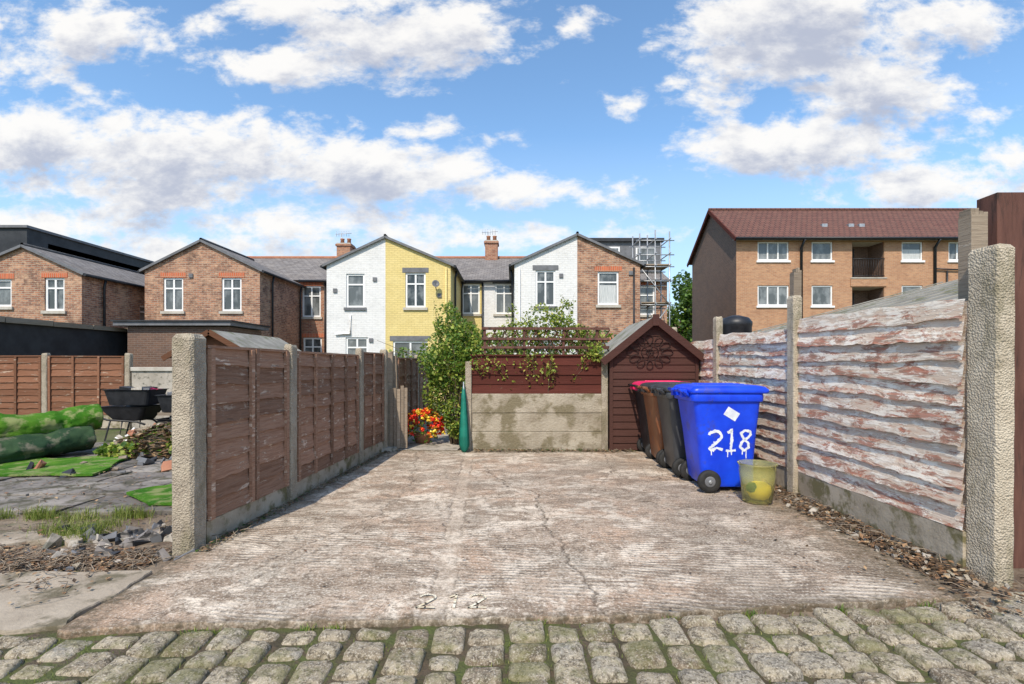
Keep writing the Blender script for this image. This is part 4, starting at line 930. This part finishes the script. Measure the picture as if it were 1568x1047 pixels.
def mat_piece(name,P,z,seed):
    b=MB(); n=len(P); Q=[]
    for i in range(n):
        a=Vector(P[i]);c=Vector(P[(i+1)%n])
        for k in range(8):
            p=a.lerp(c,k/8); Q.append((p.x+.08*mn.noise(Vector((p.x*2.5,p.y*2.5,seed))),p.y+.08*mn.noise(Vector((p.x*2.5,p.y*2.5,seed+3)))))
    b.loft([[(x,y,z) for x,y in Q],[(x,y,z+.02+.02*abs(mn.noise(Vector((x*3,y*3,1))))) for x,y in Q]],M_turf,smooth=False); return b.build(name)
mat_piece('artificial_turf_mat',[(-6.9,6.1),(-5.2,6.2),(-5.7,7.4),(-7.0,7.2)],.014,1)
mat_piece('artificial_turf_mat',[(-3.55,4.85),(-2.75,4.9),(-2.75,6.2),(-3.75,5.9),(-4.1,5.3)],.014,3)
b=MB(); cx,cy=-7.0,9.2
def rr4(cx,cy,z,hx,hy): return rrect(cx,cy,z,hx,hy,.06,3)
b.loft([rr4(cx,cy,.38,.25,.2),rr4(cx-.02,cy,.62,.42,.3),rr4(cx-.02,cy,.64,.44,.32),rr4(cx-.02,cy,.635,.4,.28),rr4(cx,cy,.42,.22,.17)],M_black,smooth=False); a1=b.build('tray')
b=MB()
for sg in (-1,1):
    b.tube([(cx+.55,cy+sg*.08,.2),(cx+.2,cy+sg*.2,.36),(cx-.3,cy+sg*.25,.4),(cx-.95,cy+sg*.28,.62)],.018,M_black,6)
    b.tube([(cx-.25,cy+sg*.24,.4),(cx-.35,cy+sg*.24,.02),(cx-.1,cy+sg*.24,.02),(cx-.05,cy+sg*.22,.38)],.015,M_black,6)
a2=b.build('frame'); b=MB(); b.lathe((cx+.55,cy,.19),(0,1,0),[(.1,-.04),(.17,-.04),(.19,-.02),(.19,.02),(.17,.04),(.1,.04)],M_rubber,20); a3=b.build('wheel'); group('wheelbarrow',[a1,a2,a3])
def crate(name,cx,cy,z0,hx,hy,h,stuff=None):
    b=MB(); b.loft([rr4(cx,cy,z0,hx*.85,hy*.85),rr4(cx,cy,z0+h,hx,hy),rr4(cx,cy,z0+h+.02,hx+.03,hy+.03),rr4(cx,cy,z0+h+.02,hx-.03,hy-.03),rr4(cx,cy,z0+.05,hx*.8,hy*.8)],M_black,smooth=False); a=b.build('box')
    b=MB()
    for i in range(14): 
        xx=cx+U(-.75,.75)*hx; yy=cy+U(-.6,.6)*hy; q=U(.04,.09)
        b.box((xx-q,yy-q,z0+h*.6),(xx+q,yy+q,z0+h+U(.02,.07)),random.choice([stuff or M_greypaint,M_greypaint,M_black,M_conc2]),jit=.02)
    c=b.build('contents'); group(name,[a,c])
crate('storage_crate',-7.0,9.25,.66,.42,.26,.26,M_pink)
crate('storage_crate',-5.85,9.0,.0,.4,.3,.42)
crate('storage_crate',-5.85,9.0,.56,.42,.28,.28)
crate('storage_crate',-6.1,9.7,.5,.42,.28,.3)
b=MB(); b.box((-6.5,9.4,.44),(-5.7,10.0,.49),M_oldwood)
for x in(-6.45,-5.75):
    for y in (9.45,9.95): b.box((x-.02,y-.02,.0),(x+.02,y+.02,.44),M_oldwood)
b.box((-6.25,8.75,.5),(-5.45,9.25,.55),M_oldwood); b.build('wooden_stand')
def chunks(name,n,fn,size,mats,zs=.0):
    b=MB()
    for i in range(n):
        x,y,z=fn(); s=U(.4,1.3)*size; M=Matrix.Translation((x,y,z+zs))@Matrix.Rotation(U(0,6.28),4,Vector((U(-1,1),U(-1,1),U(-1,1))).normalized())
        b.box((-s,-s*U(.4,1),-s*U(.2,.6)),(s,s*U(.4,1),s*U(.2,.6)),random.choice(mats),M,jit=s*.25)
    return b.build(name,bevel=size*.12)
def litter(name,n,fn,size,mats,tw=0):
    b=MB()
    for i in range(n): 
        x,y,z=fn(); leaf(b,Vector((x,y,z+U(.003,.02))),size*U(.5,1.4),random.choice(mats),flat=.8)
    for i in range(tw):
        x,y,z=fn(); a=U(0,6.28); l=U(.05,.25); b.tube([(x,y,z+.01),(x+l*.5*math.cos(a),y+l*.5*math.sin(a),z+U(.01,.05)),(x+l*math.cos(a+.3),y+l*math.sin(a+.3),z+.012)],.003,M_oldwood,3)
    return b.build(name)
def grass(name,n,fn,h,mats=[M_grass],wd=.035):
    b=MB()
    for i in range(n):
        x,y,z=fn(); hh=h*U(.4,1.3); a=U(0,6.28); d=Vector((math.cos(a),math.sin(a),0)); s=Vector((-d.y,d.x,0))*h*wd; p=Vector((x,y,z-.005)); k=U(.2,.8)
        r=R(); m=p+d*hh*k*.4+Vector((0,0,hh*.6)); e=p+d*hh*k+Vector((0,0,hh*(1-k*.4)))
        i0=len(b.v); b.v.extend([tuple(p-s),tuple(p+s),tuple(m+s*.7),tuple(m-s*.7),tuple(e)]); mt=random.choice(mats)
        b.face([i0,i0+1,i0+2,i0+3],mt,[(0,0)]*4,r); b.face([i0+3,i0+2,i0+4],mt,[(0,0)]*3,r)
    return b.build(name)
def G(cx,cy,sx,sy,z=-.04):
    return lambda:(random.gauss(cx,sx),random.gauss(cy,sy),z)
def mound(cx,cy,rx,ry,h):
    def f():
        a=U(0,6.28);q=math.sqrt(R()); return cx+rx*q*math.cos(a),cy+ry*q*math.sin(a),h*(1-q*q)
    return f
b=MB(); n=24; rings=[]
for k in range(8):
    q=1-k/7.5; rings.append([(-5.45+1.1*q*math.cos(a),8.1+.5*q*math.sin(a),-.03+.42*(1-q*q)+.08*mn.noise(Vector((math.cos(a)*q*3,math.sin(a)*q*3,2)))) for a in [2*math.pi*j/n for j in range(n)]])
b.loft(rings,M_dirt); b.build('soil_mound')
chunks('rubble_pile',150,mound(-5.5,8.0,1.1,.5,.42),.06,[M_conc2,M_post,M_clay,M_oldwood,M_dirt,M_upvc])
litter('dry_plant_debris',2200,mound(-5.3,8.0,1.2,.6,.46),.1,[M_dry,M_dry,M_drydk,M_leaf],tw=260)
b=MB(); bl=[(-4.6,7.6,.15,.7,.25,.16,900),(-5.9,7.5,.1,.4,.2,.12,350),(-3.9,7.8,.2,.5,.3,.2,600)]; leafmesh(b,bl,.09,[M_leaf,M_leafy]); b.build('ground_cover_plant')
def strip(): return (U(-7.5,-2.6),random.gauss(3.62,.12),-.04)
litter('dry_leaves',4200,strip,.045,[M_dry,M_drydk],tw=1000)
litter('dry_leaves',500,lambda:(U(-7,-2.6),random.gauss(3.3,.2),-.011),.03,[M_dry,M_drydk],tw=60)
litter('dry_leaves',900,lambda:(U(-7,-2.7),U(4.0,7),.004),.035,[M_dry,M_drydk],tw=120)
chunks('rubble',90,strip,.03,[M_conc2,M_post,M_greypaint],.0)
chunks('slate_debris',90,G(-3.15,4.1,.28,.2),.055,[M_greypaint,M_blackfelt,M_conc2,M_slate])
chunks('patio_junk',26,G(-5.0,6.9,.9,.5,.03),.07,[M_greypaint,M_blackfelt,M_oldwood,M_clay])
def clump(cs,s): 
    def f():
        c=random.choice(cs); return (random.gauss(c[0],s),random.gauss(c[1],s*.6),-.04)
    return f
cs=[(U(-6.8,-3.4),random.gauss(4.25,.15)) for _ in range(26)]
grass('grass_tuft',4600,clump(cs,.09),.10,wd=.02)
cs=[(U(-7.5,-4),random.gauss(3.85,.12)) for _ in range(18)]
grass('grass_tuft',2200,clump(cs,.07),.08,wd=.02)
cs=[(U(-4.8,-3),random.gauss(4.65,.05)) for _ in range(10)]
grass('grass_tuft',1200,clump(cs,.06),.12,wd=.02)
def rs(): 
    y=U(2.75,7.8); return (U(2.72,3.10) if y>3.2 else U(2.6,3.9),y,-.03 if R()<.6 else .0)
litter('fallen_leaves',3800,rs,.042,[M_dry,M_drydk,M_drydk],tw=300)
chunks('verge_stones',260,rs,.018,[M_conc2,M_post,M_bark],.01)
chunks('verge_stone',3,lambda:(U(2.75,2.95),U(3.5,5.0),0.0),.05,[M_conc2])
litter('scattered_leaves',190,lambda:(random.gauss(2.3,.45),U(3.0,7.6),.006),.028,[M_dry,M_drydk])
litter('scattered_leaves',110,lambda:(U(-2.3,2.6),U(2.8,8.0),.006),.024,[M_dry,M_drydk])
litter('wall_base_leaves',700,lambda:(U(-.6,2.0),random.gauss(8.0,.06),.008),.04,[M_dry,M_drydk,M_leafd],tw=60)
def le(): 
    y=U(3.7,8); return (np.interp(y,[3.7,8],[-2.36,-2.03])+abs(random.gauss(0,.05)),y,.004)
litter('fence_base_leaves',800,le,.03,[M_dry,M_drydk,M_leafd],tw=60)
def mossf():
    while True:
        x,y=U(-4.5,4.5),U(1.0,2.95)
        if y<np.interp(x,[-4.5,-2.39,-.3,.8,2.7,4.5],[2.66,2.6,2.71,2.77,2.97,3.1]) and mn.noise(Vector((x*1.3,y*2,4)))>-.12: return (x,y,-.036)
grass('joint_moss',13000,mossf,.026,[M_mosst,M_mosst,M_grass],wd=.09)
cs=[(x,float(np.interp(x,[-2.39,-.3,.8,2.7],[2.59,2.72,2.775,2.96]))) for x in (-1.7,-1.62,-1.1,-.95,.15,.9,1.32,1.38,1.9,2.45)]
grass('edge_weeds',420,clump(cs,.03),.05,[M_grass,M_leaf],wd=.05)

# ------------------------------------------------------------ sky / light
SUN_EL,SUN_AZ=50,197
w=bpy.data.worlds.new('World'); scene.world=w; w.use_nodes=True; t=w.node_tree; t.nodes.clear()
try:
    w.cycles.sampling_method='MANUAL'; w.cycles.sample_map_resolution=512
except Exception: pass
grp=bpy.data.node_groups.new('cloud_field','ShaderNodeTree')
grp.interface.new_socket('Vec',in_out='INPUT',socket_type='NodeSocketVector'); grp.interface.new_socket('Val',in_out='OUTPUT',socket_type='NodeSocketFloat')
gi=grp.nodes.new('NodeGroupInput'); go=grp.nodes.new('NodeGroupOutput')
def px(x,y): return ((x-784)/760,(558-y)/760)
BL=[(610,50,180,80,1.15),(470,10,140,45,.9),(420,105,130,38,.9),(140,40,125,60,1.0),(320,40,60,30,.6),
    (60,210,200,75,1.1),(300,240,300,70,1.2),(560,255,230,60,1.15),(790,292,170,30,.95),(640,205,80,24,.85),(230,290,330,45,.85),(60,340,240,45,.9),(450,345,260,40,.85),(250,385,460,40,.8),(760,365,280,30,.6),
    (1230,50,220,105,1.25),(1330,130,130,110,1.05),(1150,235,110,48,1.15),(1300,215,170,60,1.0),(1110,140,70,55,.65),(1420,30,170,55,.9),
    (1450,285,190,42,1.15),(1540,240,80,30,.7),(885,32,36,28,.8),(965,165,32,26,.8),(1030,125,28,20,.75),(990,72,34,18,.7),(-200,150,300,150,.9),(1800,200,250,120,.8)]
acc=None
for (x,y,rx,ry,wt) in BL:
    cu,cv=px(x,y)
    s=nd(grp,'ShaderNodeVectorMath',{0:gi.outputs[0],1:(760/rx,760/ry,0),2:(-cu*760/rx,-cv*760/ry,0)},operation='MULTIPLY_ADD').outputs[0]
    l=nd(grp,'ShaderNodeVectorMath',{0:s},operation='LENGTH').outputs['Value']
    v=ma(grp,'MULTIPLY_ADD',l,-wt*.8,wt)
    acc=v if acc is None else ma(grp,'SMOOTH_MAX',acc,v,.15)
acc=ma(grp,'MAXIMUM',acc,-.25)
nv=vmap(grp,gi.outputs[0],(1,1.7,1))
n1=noi(grp,nv,6.0,6,.62,.2)
n2=noi(grp,vmap(grp,nv,loc=(4,7,2)),17,4,.62)
nn=ma(grp,'ADD',ma(grp,'MULTIPLY',ma(grp,'SUBTRACT',n1,.5),2.5),ma(grp,'MULTIPLY',ma(grp,'SUBTRACT',n2,.5),1.15))
fin=ma(grp,'ADD',ma(grp,'SUBTRACT',acc,.17),nn)
grp.links.new(fin,go.inputs[0])
tc=t.nodes.new('ShaderNodeTexCoord'); sp=nd(t,'ShaderNodeSeparateXYZ',{0:tc.outputs['Generated']})
yy=ma(t,'MAXIMUM',ma(t,'ABSOLUTE',sp.outputs[1]),.18)
uu=ma(t,'DIVIDE',sp.outputs[0],yy); vv=ma(t,'DIVIDE',sp.outputs[2],yy)
vec=nd(t,'ShaderNodeCombineXYZ',{0:uu,1:vv}).outputs[0]
def field(off):
    g=t.nodes.new('ShaderNodeGroup'); g.node_tree=grp
    t.links.new(nd(t,'ShaderNodeVectorMath',{0:vec,1:off},operation='ADD').outputs[0],g.inputs[0]); return g.outputs[0]
d0=field((0,0,0)); d1=field((-.012,.05,0))
mask=mr(t,d0,-.08,.55,0,1,True)
shade=mr(t,ma(t,'ADD',ma(t,'MULTIPLY',d1,.85),ma(t,'MULTIPLY',d0,.15)),.1,1.05,0,1,True)
sky=nd(t,'ShaderNodeTexSky',sky_type='NISHITA'); sky.sun_disc=False; sky.sun_elevation=math.radians(SUN_EL); sky.sun_rotation=math.radians(SUN_AZ); sky.air_density=1.0; sky.dust_density=.6; sky.ozone_density=1.5
hs=nd(t,'ShaderNodeHueSaturation',{'Saturation':1.02,'Value':1.8,'Color':sky.outputs[0]})
skc=mixc(t,1.0,hs.outputs[0],(.94,1.10,1.14),'MULTIPLY')
K=8.0
cc=mixc(t,shade,(K*1.06,K*1.04,K*1.01),(K*.53,K*.57,K*.69))
hz=mr(t,vv,.0,.46,.80,0)
base=mixc(t,hz,skc,(K*.64,K*.79,K*.96))
col=mixc(t,ma(t,'MULTIPLY',mask,.96),base,cc)
bg=nd(t,'ShaderNodeBackground',{'Color':col,'Strength':.12}); out=t.nodes.new('ShaderNodeOutputWorld'); t.links.new(bg.outputs[0],out.inputs[0])
L=bpy.data.lights.new('sun','SUN'); L.energy=4.5; L.angle=math.radians(.6); L.color=(1,.91,.78)
lo=bpy.data.objects.new('sun',L); scene.collection.objects.link(lo)
el,az=math.radians(SUN_EL),math.radians(SUN_AZ)
sd=Vector((math.sin(az)*math.cos(el),math.cos(az)*math.cos(el),math.sin(el)))
lo.rotation_euler=(-sd).to_track_quat('-Z','Y').to_euler(); lo.location=sd*30
cam=bpy.data.cameras.new('camera'); co=bpy.data.objects.new('camera',cam); scene.collection.objects.link(co); scene.camera=co
co.location=(0,0,1.4); co.rotation_euler=(math.radians(90),0,0); cam.sensor_width=36; cam.lens=17.45; cam.shift_y=.022; cam.clip_end=2000; cam.clip_start=.05
